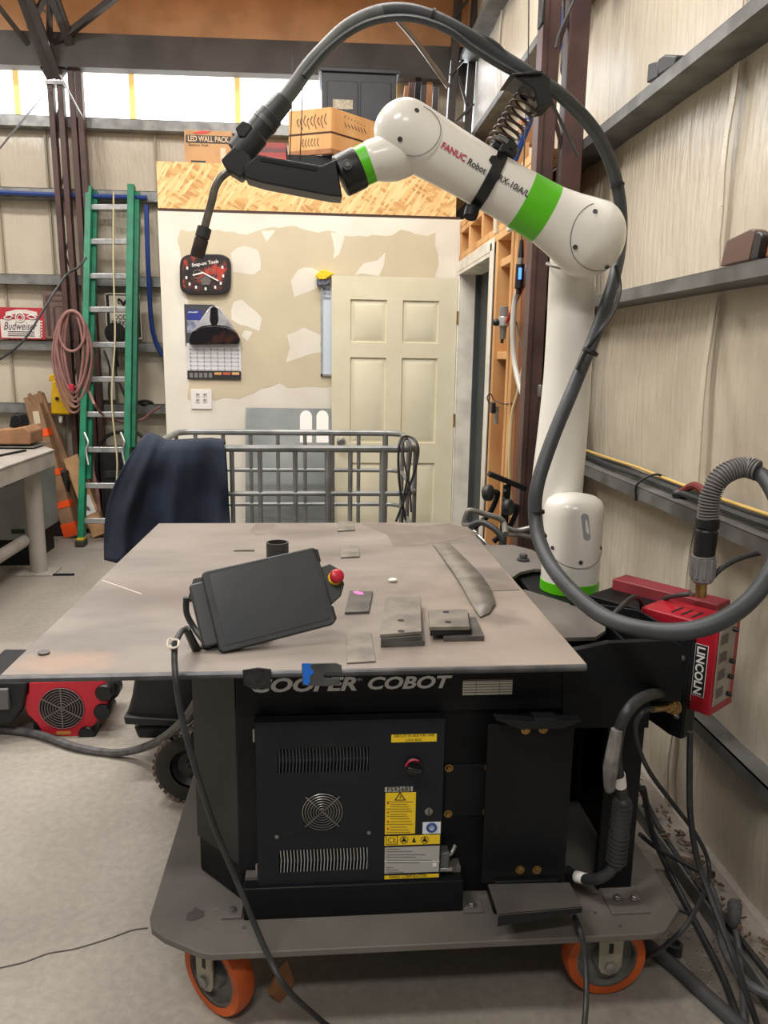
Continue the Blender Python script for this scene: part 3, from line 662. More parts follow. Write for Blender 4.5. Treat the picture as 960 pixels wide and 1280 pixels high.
G().tube(AL([(770, 332, 2.26), (775, 360, 2.24), (768, 385, 2.15), (752, 412, 2.0), (735, 435, 2.03), (722, 462, 2.06)]), .006, 8).done('side_hose', black_rubber, tc_)
G().tube(AL([(690, 130, YR), (705, 160, YR+.1), (722, 195, YR+.3)]), .005, 8).done('side_hose', black_rubber, tc_)
for i_, (x, y, yy, dx, dy, r_) in enumerate(((738, 440, 2.035, -22, 45, .0215), (671, 640, 1.95, 1, 20, .0205), (674, 672, 1.91, 8, 20, .0205), (772, 232, YR+.18, 6, 30, .0205), (540, 22, yT, 20, 8, .022))):
    a = A(x, y, yy); b = A(x+dx, y+dy, yy); G().loft([(r_, -.004), (r_, .004)], a, b-a, 14).done('cable_tie', black_print, tc_)
# gun connector standing on the feeder
yc = 1.75
cn = thing('gun_connector', 'black and grey cable connector with ribbed grey strain relief on brass fitting', 'connector', tuple(A(876, 748, yc)))
k0 = A(876, 746, yc)
G().cyl(k0, A(877, 722, yc), .0135, n=20).done('brass_stem', brass, cn, .001)
g = G(); a = A(878, 728, yc); b = A(879, 694, yc); g.loft([(.021, 0), (.026, .006), (.027, .02), (.0275, (b-a).length)], a, b-a, 28)
for k in range(10):
    t = 2*math.pi*k/10; g.obox((a+b)/2+Vector((math.cos(t), math.sin(t), 0))*.027+Z3*.004, (.006, .006, .05), Matrix.Rotation(t, 3, 'Z'))
g.done('ribbed_nut', M('nut_grey', (128, 128, 130), (110, 110, 112), 20, .5), cn, .001)['kind'] = 'stuff'
a = A(880, 694, yc); b = A(885, 648, yc)
G().loft([(.025, 0), (.0265, .05), (.0265, .062), (.024, .064), (.024, .068), (.028, .07), (.028, (b-a).length)], a, b-a, 28).done('sleeve', black_plastic, cn, .001)
cp = AL([(885, 650, yc), (886, 632, yc), (890, 614, yc), (899, 598, yc), (914, 588, yc), (932, 584, yc), (946, 588, yc-.02)])
G().tube(cp, .021, 16).done('relief_core', grey_rubber, cn)
# ribs along the bend
def resample(P, n):
    g_ = []; m = len(P)
    for i in range(m-1):
        p1, p2 = P[i], P[i+1]; p0 = P[i-1] if i else p1*2-p2; p3 = P[i+2] if i < m-2 else p2*2-p1
        for k in range(8):
            t = k/8; g_.append(.5*((2*p1)+(p2-p0)*t+(2*p0-5*p1+4*p2-p3)*t*t+(3*p1-p0-3*p2+p3)*t**3))
    g_.append(P[-1]); d = [0]
    for a, b in zip(g_[:-1], g_[1:]): d.append(d[-1]+(b-a).length)
    o = []
    for k in range(n):
        s_ = d[-1]*k/(n-1); i = max(j for j in range(len(d)) if d[j] <= s_+1e-9); i = min(i, len(g_)-2)
        o.append((g_[i].lerp(g_[i+1], (s_-d[i])/max(d[i+1]-d[i], 1e-9)), (g_[i+1]-g_[i]).normalized()))
    return o
g = G()
for p, t in resample(cp, 30): g.loft([(.021, -.0018), (.0255, -.0012), (.0255, .0012), (.021, .0018)], p, t, 16, cap=False)
o = g.done('relief_ribs', M('relief_grey', (120, 118, 116), rough=.6), cn); o['kind'] = 'stuff'
G().tube(AL([(890, 722, yc), (905, 708, yc), (930, 696, yc+.02), (965, 690, yc+.02), (990, 700, yc)]), .007, 8).done('side_lead', black_rubber, cn)

# ================================================================== WIRE FEEDER
fd = thing('wire_feeder', 'red wire feeder box bolted to black bracket by the right wall', 'wire feeder', tuple(FP(.1, .06, .66)))
g = G(); g.prism([FP(0, 0, .675), FP(.20, 0, .675), FP(.20, .12, .675), FP(0, .12, .675)], Z3*.225); g.done('housing', red_paint, fd, .004)
g = G(); g.prism([FP(-.001, .006, .70), FP(-.001, .09, .70), FP(-.001, .09, .89), FP(-.001, .006, .89)], U*-.002); g.done('control_face', M('control_face', (176, 168, 158), (150, 142, 134), 20, .5), fd)
for z in (.73, .775, .82, .865):
    G().prism([FP(-.003, .015, z-.012), FP(-.003, .05, z-.012), FP(-.003, .05, z+.012), FP(-.003, .015, z+.012)], U*-.001).done('display', M('display_grey', (104, 100, 96)), fd)
for z in (.715, .76, .80, .88):
    g = G(); g.loft([(.006, 0), (.005, .012)], FP(-.003, .075, z), U*-1, 12); g.done('control_knob', black_plastic, fd)
for k in range(4):
    a = FP(.05+k*.026, .02, .9005); b = FP(.05+k*.026, .075, .9005); G().beam(a, b, .006, .001).done('louver_slot', black_print, fd)
g = G(); g.prism([FP(.16, .02, .66), FP(.37, .02, .66), FP(.37, .17, .66), FP(.16, .17, .66)], Z3*.225); g.done('drive_housing', black_paint, fd, .002)
g = G(); g.prism([FP(.06, .12, .72), FP(.36, .12, .72), FP(.36, .19, .72), FP(.06, .19, .72)], Z3*.195); g.done('rear_cover', M('dusty_red', (140, 50, 58), (120, 40, 48), 8, .5), fd, .003)['label'] = 'red rear cover'
# decal on the face: white letters on a black plate running downward, outline below
def fdp(a, z, e): return FP(a, -e, z)
xa = -Z3
dk_o = FP(.033, -.0008, .868)
G().prism([FP(.018, -.0006, .848), FP(.05, -.0006, .848), FP(.05, -.0006, .717), FP(.018, -.0006, .717)], -V*.0004).done('decal', white_mat, fd)
G().prism([FP(.0195, -.001, .8465), FP(.0485, -.001, .8465), FP(.0485, -.001, .7185), FP(.0195, -.001, .7185)], -V*.0004).done('decal', black_print, fd)
text('lettering', 'LINCOLN', white_mat, fd, FP(.045, -.0018, .842), -Z3, -U, .12, .021, bold=.03)
text('lettering', 'ELECTRIC', white_mat, fd, FP(.066, -.0018, .815), -Z3, -U, .12, .012, bold=.01)
G().tube([FP(.05, -.001, .717), FP(.05, -.001, .70), FP(.075, -.001, .70), FP(.075, -.001, .82)], .0007, 5, straight=True).done('decal_outline', white_mat, fd)
bolt(FP(.06, -.001, .69), -V, .004, black_print, fd); bolt(FP(.02, -.001, .885), -V, .004, black_print, fd)
a = A(843, 884, 1.62); b = A(815, 887, 1.53); g = G(); g.loft([(.018, 0), (.018, .004), (.009, .005), (.009, .03), (.0115, .03), (.0115, .04), (.007, .041), (.007, (b-a).length)], a, b-a, 18); g.done('gas_fitting', brass, fd, .0005)
G().tube(AL([(870, 742, 1.78), (850, 744, 1.8), (832, 748, 1.85), (820, 757, 1.88), (812, 768, 1.88)]), .006, 8).done('gas_hose', black_rubber, fd)
G().cyl(A(872, 741, 1.77), A(863, 742, 1.77), .009, n=14).done('hose_end', steel, fd)
G().tube(AL([(757, 778, 1.62), (775, 760, 1.66), (790, 747, 1.74), (800, 750, 1.8), (803, 765, 1.85)]), .006, 8).done('control_lead', black_rubber, fd)

# ================================================================== ROBOT CONTROLLER
yk = 1.545
co = thing('robot_controller', 'black robot controller box with fan grille and yellow warning labels', 'controller', (.07, 1.57, .325))
c0, c1 = A(323, 1107, yk), A(556, 906, yk)
X0, X1, Z0, Z1 = c0.x, c1.x, .324, .722
navyblk = M('controller_front', (24, 28, 36), (20, 24, 31), 5, .45, spec=.3, bump=.04, bscale=400)
v1a, v1b = A(347, 967, yk), A(461, 933, yk); v2a, v2b = A(349, 1091, yk), A(461, 1059, yk)
rectv = [(v1a.x, v1b.x, v1a.z, v1b.z), (v2a.x, v2b.x, v2a.z, v2b.z)]
g = G()
xs_ = [X0, rectv[0][0], rectv[0][1], X1]
g.box((X0, yk, Z0), (xs_[1], yk+.004, Z1)); g.box((xs_[2], yk, Z0), (X1, yk+.004, Z1))
for za, zb in ((Z0, rectv[1][2]), (rectv[1][3], rectv[0][2]), (rectv[0][3], Z1)): g.box((xs_[1], yk, za), (xs_[2], yk+.004, zb))
g.done('front_cover', navyblk, co)
g = G(); g.box((X0+.002, yk+.02, Z0+.002), (X1-.002, 1.583, Z1-.002)); g.done('chassis', black_print, co)
g = G(); g.box((X0, yk+.004, Z0), (X0+.003, 1.583, Z1)); g.box((X1-.003, yk+.004, Z0), (X1, 1.583, Z1)); g.box((X0, yk+.004, Z1-.003), (X1, 1.583, Z1)); g.box((X0, yk+.004, Z0), (X1, 1.583, Z0+.003)); g.done('side_cover', navyblk, co)
fin = M('vent_fin', (176, 178, 180), rough=.35, metal=.5)
for i_, (xa_, xb_, za, zb) in enumerate(rectv):
    n = 27
    for k in range(n):
        x = xa_+(xb_-xa_)*(k+.5)/n
        g = G(); g.prism([(x-.0016, yk+.001, za), (x+.0004, yk+.001, za), (x+.0022, yk+.001, (za+zb)/2), (x+.0004, yk+.001, zb), (x-.0016, yk+.001, zb), (x+.0002, yk+.001, (za+zb)/2)], (0, .003, 0))
        g.done('vent_fin', fin if i_ else M('vent_fin_dark', (58, 62, 68), rough=.35), co)
    G().box((xa_, yk+.002, (za+zb)/2-.002), (xb_, yk+.0035, (za+zb)/2+.002)).done('vent_bar', navyblk, co)
fc = A(403, 1014, yk)
G().loft([(.045, 0), (.045, .0008)], fc, (0, -1, 0), 36).done('fan_recess', black_print, co)
for r in (.008, .014, .020, .026, .032, .038, .044): G().torus(fc+Vector((0, -.0035, 0)), (0, 1, 0), r, .0009, 40, 6).done('grille_ring', steel, co)
for t in (.75, 2.35): 
    d = Vector((math.cos(t), 0, math.sin(t)))*.052; G().beam(fc-d+Vector((0, -.002, 0)), fc+d+Vector((0, -.002, 0)), .002, .002).done('grille_bar', steel, co)
for px, py in ((346, 1046), (461, 1041)): bolt(A(px, py, yk), (0, -1, 0), .003, steel, co, .003)
for py in (984, 1047): 
    a = A(345, py, yk); b = A(465, py-3, yk); G().beam(a, b, .0012, .0012).done('panel_seam', black_print, co)
kc = A(517, 957, yk)
g = G(); g.loft([(.021, 0), (.021, .006), (.019, .008)], kc, (0, -1, 0), 32); g.done('switch_plate', black_plastic, co)
g = G(); g.obox(kc+Vector((0, -.016, 0)), (.034, .018, .012), Matrix.Rotation(.25, 3, 'Y')); g.done('rotary_handle', black_plastic, co, .003)
pts = [kc+Vector((math.cos(t)*.0185, -.009, math.sin(t)*.0185)) for t in [math.radians(60+k*10) for k in range(12)]]
G().tube(pts, .0022, 6).done('switch_mark', red_print, co)
k = A(536, 1014, yk); g = G(); g.loft([(.009, 0), (.009, .003), (.0075, .0035), (.0075, .0015), (0, .0015)], k, (0, -1, 0), 24); g.done('door_lock', steel, co)
G().obox(k+Vector((0, -.003, 0)), (.002, .002, .011)).done('key_slot', black_print, co)
def sticker(x0, y0, x1, y1, mat, e=.0006):
    a = A(x0, y1, yk); b = A(x1, y0, yk); return G().box((a.x, yk-e, a.z), (b.x, yk, b.z)).done('warning_label', mat, co)
sticker(489, 917, 546, 928, yellow_sticker); 
def kt(s, x0, yb, x1, ytop, mat=black_print, **k): return ptext(s, x0, yb, x1, ytop, yk-.001, mat, co, **k)
kt('CIRCUIT IN SIDE MAY FIRE', 492, 921.5, 543, 918.5); kt('LOCK BOX', 507, 926.5, 527, 923.5)
sticker(481, 983, 516, 990, M('pale_label', (170, 168, 162))); kt('F592685', 484, 989.5, 514, 984, bold=.01)
sticker(481, 990, 520, 1043, yellow_sticker); sticker(480.5, 1043, 550, 1057, yellow_sticker); sticker(480.5, 1057, 549.5, 1092, M('data_plate', (168, 168, 164))); sticker(480.5, 1092, 548.5, 1099, yellow_sticker)
sticker(528, 1027, 551, 1042.5, M('label_white', (222, 226, 232)))
# symbols
def poly(pts, mat, e=.0012, name='symbol'): return G().prism(AL([(x, y, yk-e) for x, y in pts]), (0, .0004, 0)).done(name, mat, co)
poly([(500, 990), (507.5, 1000.5), (493, 1000.5)], black_print); poly([(500, 992.5), (505.2, 999.5), (495.3, 999.5)], yellow_sticker, .0016); poly([(501, 994), (499, 997), (500.5, 997), (499.5, 999), (502, 996.3), (500.6, 996.3)], black_print, .002)
for y in (1004, 1015.5, 1027, 1036):
    poly([(485, y-2), (486.6, y+1), (483.4, y+1)], red_print)
for i_, y in enumerate((1002, 1005, 1008, 1011, 1014, 1017.5, 1020, 1023, 1026.5, 1030, 1033.5, 1037, 1040)):
    poly([(488 if i_ % 3 else 483, y), (516-(i_*7) % 9, y), (516-(i_*7) % 9, y+.8), (488 if i_ % 3 else 483, y+.8)], M('fine_print', (150, 126, 40)), name='text_line')
poly([(482.5, 1044.5), (497, 1044.5), (497, 1055.5), (482.5, 1055.5)], black_print); poly([(483.3, 1045.3), (496.2, 1045.3), (496.2, 1054.7), (483.3, 1054.7)], yellow_sticker, .0016)
kt('CE', 485, 1053.5, 495, 1046.5)
bpy.context.scene.objects  # noqa
for cx_ in (505, 531):
    G().torus(A(cx_, 1050, yk-.001), (0, 1, 0), .0085, .0006, 24, 4).done('symbol', black_print, co); poly([(cx_, 1046.5), (cx_+3.5, 1052), (cx_-3.5, 1052)], black_print)
poly([(517.5, 1046), (520, 1053), (515, 1053)], black_print); kt('FANUC CORPORATION', 487, 1098, 533, 1094)
G().torus(A(539.5, 1034.5, yk-.001), (0, 1, 0), .0095, .003, 24, 6).done('emblem_ring', M('emblem_blue', (40, 74, 140)), co); kt('TUV', 536, 1036, 543, 1032.5, M('emblem_blue', (40, 74, 140)))
for y, x in ((1061, 500), (1064, 515), (1068, 532), (1071, 520), (1075, 540), (1078, 524), (1084, 492), (1087, 498), (1090, 505)):
    poly([(483, y), (x, y), (x, y+.8), (483, y+.8)], M('fine_print_grey', (112, 112, 108)), name='text_line')
poly([(480.5, 1076.3), (549.5, 1076.3), (549.5, 1077), (480.5, 1077)], white_mat, .0011, 'text_line'); poly([(541, 1079), (545.5, 1079), (545.5, 1083), (541, 1083)], white_mat)
# mains connector at the right edge
a = A(560, 1087, 1.57)
G().box((X1, 1.55, .352), (X1+.022, 1.582, .392)).done('power_connector', M('connector_grey', (84, 86, 88)), co, .003)
G().box((X1, 1.55, .344), (X1+.03, 1.575, .353)).done('connector_bracket', steel, co, .001)
G().tube([(X1+.02, 1.565, .375), (X1+.03, 1.57, .378), (X1+.04, 1.58, .39)], .005, 8).done('connector_gland', steel, co)
for z in (.36, .69): G().cyl((X0-.004, 1.56, z-.015), (X0-.004, 1.56, z+.015), .003, n=10).done('hinge', steel, co)
G().beam((X0-.003, 1.557, Z1+.004), (X1+.002, 1.557, Z1+.004), .03, .005).done('rain_lip', dark_paint, co)

# ================================================================== TEACH PENDANT leaning on the pipe stub
pdp = {}
PTL, PTR, PBR, PBL = A(247, 716, 1.66), A(387, 694, 1.72), A(421, 779, 1.66), A(275, 817, 1.585)
pO = PBL; ex = (PBR-PBL); pw = ex.length; ex.normalize(); ey = (PTL-PBL); ey = (ey-ex*ey.dot(ex)); ph = ey.length; ey.normalize(); en = ex.cross(ey)
if en.y > 0: en = -en
def PP(u, v, n=0): return pO+ex*(u*pw)+ey*(v*ph)+en*n
td = thing('teach_pendant', 'black tablet teach pendant with red stop button propped up on table', 'pendant', tuple(PP(.5, 0, -.02)))
def rrect(u0, v0, u1, v1, r, n, k=5):
    out = []; ru, rv = r/pw, r/ph
    for cu, cv, a0 in ((u1-ru, v0+rv, -90), (u1-ru, v1-rv, 0), (u0+ru, v1-rv, 90), (u0+ru, v0+rv, 180)):
        for i in range(k+1):
            t = math.radians(a0+90*i/k); out.append(PP(cu+ru*math.cos(t), cv+rv*math.sin(t), n))
    return out
G().prism(rrect(0, 0, 1, 1, .012, -.022), en*.022).done('tablet_body', black_rubber, td, .003)
G().prism(rrect(.06, .075, .96, .955, .006, .0005), en*.001).done('screen', M('dusty_screen', (50, 53, 57), (60, 62, 64), 6, .28), td)
for u in (.44, .47, .50): g = G(); g.loft([(.0018, 0), (.0018, .0006)], PP(u, .978, .0), en, 8); g.done('sensor', black_print, td)
G().prism(rrect(-.115, .12, .055, .90, .01, -.034), en*.022).done('hand_grip', M('grip_grey', (56, 58, 60), rough=.5), td, .004)
G().prism([PP(-.15, .72, -.03), PP(-.06, .98, -.03), PP(.05, .98, -.03), PP(.0, .7, -.03)], -en*.02).done('strap_mount', black_plastic, td, .003)
G().prism([PP(-.12, .10, -.03), PP(-.09, -.04, -.03), PP(.03, -.03, -.03), PP(.03, .14, -.03)], -en*.02).done('strap_mount', black_plastic, td, .003)
G().tube([PP(-.15, .78, -.04), PP(-.17, .6, -.06), PP(-.13, .4, -.07), PP(-.08, .2, -.05)], .007, 8).done('hand_strap', black_rubber, td)
for c_ in ((1, 1), (1, 0)):
    G().prism([PP(.955 if c_[0] else 0, .99 if c_[1] else .01, .0), PP(1.012, .96 if c_[1] else .05, 0), PP(1.012, .80 if c_[1] else .22, 0), PP(.975, .80 if c_[1] else .22, 0)], -en*.024).done('corner_bumper', black_plastic, td, .002)
G().prism([PP(1.0, .74, -.012), PP(1.09, .76, -.012), PP(1.16, .66, -.012), PP(1.17, .46, -.012), PP(1.11, .32, -.012), PP(1.0, .24, -.012)], -en*.03).done('stop_housing', M('grip_grey', (1, 1, 1)), td, .003)
ec = PP(1.10, .56, -.012)
g = G(); g.loft([(.0165, 0), (.0165, .006)], ec, en, 28); g.done('stop_collar', yellow_sticker, td)
g = G(); g.loft([(.010, .006), (.010, .014), (.0155, .016), (.0165, .02), (.0165, .026), (.014, .030), (.006, .032), (0, .032)], ec, en, 28); g.done('stop_button', M('stop_red', (178, 24, 44), rough=.35), td, ang=50)
pc_ = [PP(-.08, .12, -.045), PP(-.14, .10, -.05), A(232, 788, 1.56), A(221, 800, 1.50), A(218, 818, 1.486), A(220, 850, 1.448), A(228, 900, 1.44), A(244, 960, 1.43), A(266, 1028, 1.43), A(292, 1092, 1.44), A(308, 1130, 1.425), A(320, 1160, 1.41), A(338, 1200, 1.385), A(362, 1240, 1.36), Zp(405, 1279, .012), Zp(440, 1310, .0075), Vector((.1, 1.15, .0065)), Vector((.35, .9, .0065)), Vector((.3, .5, .0065))]
pcable = thing('pendant_cable', 'black cable running from the pendant over the table edge down to floor', 'cable', tuple(A(228, 900, 1.44)))
G().tube(pc_, .0062, 10).done('cable_jacket', black_rubber, pcable)
G().tube([PP(-.05, .13, -.04), PP(-.10, .115, -.048), PP(-.15, .10, -.05), A(233, 786, 1.562)], [.012, .012, .010, .008], 12).done('strain_relief', black_plastic, pcable)
G().tube([A(213, 806, 1.50), A(217, 800, 1.49), A(223, 801, 1.49), A(222, 808, 1.475), A(215, 810, 1.48)], .0024, 7, closed=True).done('wire_tie', M('cream_tie', (200, 192, 178)), pcable)
G().tube([A(222, 803, 1.49), A(212, 798, 1.52), A(209, 806, 1.50), A(214, 813, 1.49)], .0014, 6).done('tie_tail', M('cream_tie', (1, 1, 1)), pcable)

G().beam(PP(.3, .70, -.036), Vector((PP(.3, 0, 0).x, PP(.3, .75, 0).y+.06, ZT+.003)), .09, .006).done('kickstand', black_plastic, td)
# ================================================================== THINGS ON THE TABLE
pp = Zp(347, 700, ZT); ps = Vector((A(347, 697, 2.30).x, 2.30, ZT+.0003))
tag(G().loft([(.034, 0), (.034, .076), (.029, .076), (.029, .004), (.001, .004)], ps, Z3, 36).done('pipe_stub', M('pipe_dark', (62, 62, 64), (48, 48, 50), 20, .5, .4), ang=50), 'short upright dark steel pipe stub behind the pendant', 'pipe')
def plate(name, pts, th, label, mat=plate_steel, z=ZT, holes=(), group=None, bevel=.0008):
    P = [Zp(x, y, z+th) for x, y in pts]
    root = thing(name, label, 'plate', (sum(p.x for p in P)/len(P), sum(p.y for p in P)/len(P), z), group)
    G().prism([Vector((p.x, p.y, z+.0003)) for p in P], (0, 0, th-.0003)).done('blank', mat, root, bevel)
    for x, y, r in holes:
        g = G(); g.loft([(r, 0), (r, .0005)], Zp(x, y, z+th), Z3, 22); g.done('bolt_hole', black_print, root)
    return root
gp = None
plate('steel_plate', [(423, 651.5), (442, 651.5), (443.5, 662), (422, 663)], .006, 'smallest steel plate at the far edge of the table top')
plate('steel_plate', [(425, 682), (448, 682), (449.5, 695), (426, 696)], .006, 'small square steel plate second from the far table edge')
p_ = plate('steel_plate', [(437, 738), (466, 739), (461, 764), (431, 765)], .007, 'steel plate with pink chalk mark beside the stop button', plate_dark)
G().prism([Zp(x, y, ZT+.0072) for x, y in ((441, 739.5), (446, 738.8), (453, 740.5), (455, 743), (449, 743.5), (444, 742))], (0, 0, .0004)).done('chalk_mark', M('pink_chalk', (240, 120, 200)), p_, label='pink chalk mark')
plate('steel_plate', [(432.5, 791), (464, 790.5), (469.5, 826), (433.5, 828)], .004, 'thin flat steel plate nearest the front edge of table')
plate('steel_plate', [(490, 765), (528, 765), (531, 801), (476, 803)], .012, 'lower plate of the tall stack at front, mostly covered', plate_dark)
plate('steel_plate', [(484, 750), (526, 748.5), (528, 795), (476, 798)], .010, 'middle plate of the tall stack at table front', plate_dark, ZT+.012)
plate('steel_plate', [(482, 746), (525.5, 745), (527, 789), (475, 793)], .008, 'long top plate of tall stack with two bolt holes', plate_steel, ZT+.0225, ((501, 775.5, .008), (501.5, 789, .008)))
plate('steel_plate', [(565, 771), (595, 771), (605.5, 795), (554, 796)], .012, 'steel plate poking out under right hand stack on table', plate_dark)
plate('steel_plate', [(537, 766), (586, 766), (590, 786), (538, 789)], .012, 'black spacer plate in the low stack, second layer', black_print, ZT+.0125)
plate('steel_plate', [(535, 762), (584, 761.5), (587, 783), (537, 783.5)], .009, 'top plate of low right stack with two bolt holes', plate_steel, ZT+.025, ((557.5, 765, .008), (560, 777.5, .008)))
# curled strip
g = G(); rowa, rowb = [], []
n = 14
L_ = [(541, 681, 0), (553, 698, .003), (565, 716, .006), (577, 736, .008), (586, 752, .006), (593, 763, .003), (600, 772, .0)]
R_ = [(562, 680, .0), (574, 693, .004), (588, 708, .007), (602, 724, .009), (613, 740, .009), (619, 756, .005), (612, 767, .0)]
g = G()
for (a, b) in zip(range(6), range(1, 7)):
    q = [Zp(L_[a][0], L_[a][1], ZT+.002)+Z3*L_[a][2], Zp(R_[a][0], R_[a][1], ZT+.002)+Z3*R_[a][2], Zp(R_[b][0], R_[b][1], ZT+.002)+Z3*R_[b][2], Zp(L_[b][0], L_[b][1], ZT+.002)+Z3*L_[b][2]]
    vs = [g.bm.verts.new(v) for v in q]; g.bm.faces.new(vs)
bmesh.ops.remove_doubles(g.bm, verts=g.bm.verts, dist=.0005)
o = g.done('steel_strip', plate_steel, ang=60); md = o.modifiers.new('s', 'SOLIDIFY'); md.thickness = .003; md.offset = 1; tag(o, 'long curled steel strip lying on the right of the table', 'strip')
P = [(546, 679.5), (603, 680), (650, 737), (600, 739), (585, 722)]
plate('steel_sheet', P, .0018, 'thin dusty steel sheet under the curled strip', table_steel)['category'] = 'sheet'
plate('steel_offcut', [(293, 683.5), (317, 683.5), (318, 687.5), (292, 687.5)], .005, 'narrow steel offcut near left far side of table')['category'] = 'offcut'
tag(G().loft([(.012, 0), (.012, .004), (.010, .005)], Zp(55, 817, ZT+.0003), Z3, 20).done('slug', plate_dark), 'small round steel slug at the left front table corner', 'slug')
tag(G().ball(Zp(491, 725, ZT+.006), .012, (1.1, .8, .5)).done('chalk_pebble', M('chalk_white', (232, 228, 218)), ang=180), 'small white oval pebble in the middle of table', 'pebble')
# locking clamp at the far right corner
cl = thing('locking_clamp', 'steel locking clamp gripping the far right table corner', 'clamp', tuple(Zp(590, 660, ZT)))
yq = 2.90
G().tube(AL([(579, 655, yq), (583, 643, yq), (588, 638, yq), (608, 643, yq), (624, 648, yq), (630, 655, yq), (632, 668, yq-.1)]), [.010, .011, .011, .011, .012, .012, .012], 10).done('c_frame', M('clamp_grey', (128, 126, 120), (104, 102, 98), 20, .5, .4), cl)
G().loft([(.018, 0), (.018, .008)], Zp(583, 657, ZT+.001), Z3, 16).done('swivel_pad', steel, cl)
G().tube(AL([(588, 657, 2.75), (602, 653, 2.73), (618, 661, 2.7), (628, 674, 2.68), (624, 688, 2.68)]), .012, 10).done('rubber_hose', black_rubber, cl)
G().tube(AL([(632, 659, yq), (645, 663, yq), (662, 660, yq), (672, 658, yq)]), .010, 10).done('handle', steel, cl)
G().tube(AL([(628, 669, yq), (648, 668, yq), (668, 672, yq)]), .009, 10).done('handle', steel, cl)
G().tube(AL([(592, 664, 2.8), (604, 676, 2.75), (618, 692, 2.7)]), .007, 8).done('adjust_rod', steel, cl)

# pipe roller stand beyond the table
rs = thing('roller_stand', 'black pipe stand with two rubber rollers behind the table corner', 'stand', (.82, 3.15, 0))
yr = 3.15
G().beam(A(611, 592, yr), A(657, 611, yr), .04, .022).done('top_bar', dark_paint, rs, .002)
G().beam(A(634, 606, yr), (A(622, 655, yr).x, yr, .0), .03, .022, (0, 1, 0)).done('upright', dark_paint, rs, .002)
for k in range(3): 
    p = A(631-k*1.5, 613+k*10, yr-.016); G().loft([(.006, 0), (.006, .001)], p, (0, -1, 0), 10).done('pin_hole', steel, rs)
for (x, y, x2, y2) in ((606, 616, 627, 612), (631, 634, 652, 630)):
    a = A(x, y, yr-.05)
    G().loft([(.030, 0), (.034, .004), (.034, .026), (.030, .03)], a, (.75, -.6, .1), 24).done('roller', black_rubber, rs, ang=50)
    G().tube([a+Vector((.012, .01, 0)), a+Vector((.05, .015, .0)), a+Vector((.06, .03, -.02)), a+Vector((.03, .04, -.10)), a+Vector((-.03, .05, -.16))], .012, 8).done('roller_arm', dark_paint, rs)

# ================================================================== STEEL CAGE of a bulk container
cg = thing('cage', 'grey tubular steel cage behind the table, cables over its corner', 'cage', (-.19, 3.9, 0))
cage_m = M('cage_grey', (136, 138, 138), (112, 114, 114), 9, .42, .4)
gx0, gx1, gy0, gy1 = -.80, .455, 3.62, 4.40
def loop(z, r): 
    c = .09; pts = []
    for cx_, cy_, a0 in ((gx1-c, gy0+c, -90), (gx1-c, gy1-c, 0), (gx0+c, gy1-c, 90), (gx0+c, gy0+c, 180)):
        for k in range(5): t = math.radians(a0+90*k/4); pts.append((cx_+c*math.cos(t), cy_+c*math.sin(t), z))
    G().tube(pts, r, 10, closed=True, straight=True).done('hoop', cage_m, cg)
loop(1.075, .017)
for z in (.86, .66, .44, .22): loop(z, .012)
nx = 8
for k in range(nx):
    for y in (gy0, gy1):
        x = gx0+.09+(gx1-gx0-.18)*k/(nx-1)
        if y == gy0: x = (-.71, -.56, -.42, -.29, -.125, .03, .135, .29)[k]
        G().tube([(x, y, .15), (x, y, .86), (x, y, 1.07)], .016 if k in (5, 7) else .011, 8, straight=True).done('bar', cage_m, cg)
for k in range(3):
    for x in (gx0, gx1): y = gy0+.09+(gy1-gy0-.18)*k/2; G().tube([(x, y, .15), (x, y, 1.07)], .011, 8, straight=True).done('bar', cage_m, cg)
G().box((gx0-.02, gy0-.02, .0), (gx1+.02, gy1+.02, .03)).done('pallet_frame', cage_m, cg)
for x in (gx0+.04, -.17, gx1-.04): G().box((x-.04, gy0, .03), (x+.04, gy1, .15)).done('pallet_skid', cage_m, cg)
g = G()
yo = gy0-.02
tag(G().tube(AL([(507, 650, yo), (500, 610, yo), (498, 580, yo), (499, 556, yo), (503, 547, yo+.04), (512, 546, yo+.06), (520, 552, yo), (523, 565, yo-.02), (518, 590, yo-.02), (508, 618, yo-.02), (501, 636, yo-.02), (495, 652, yo-.02)]), .006, 8).done('power_cord', black_rubber), 'black cord looped over the right corner of the cage', 'cord')
tag(G().tube(AL([(503, 655, yo-.01), (505, 620, yo-.02), (511, 590, yo-.03), (514, 562, yo-.02), (510, 549, yo+.03), (504, 553, yo), (505, 575, yo-.02), (512, 610, yo-.03), (514, 640, yo-.02)]), .005, 8).done('power_cord', black_rubber), 'thinner black lead hanging inside the looped cord on cage', 'cord')

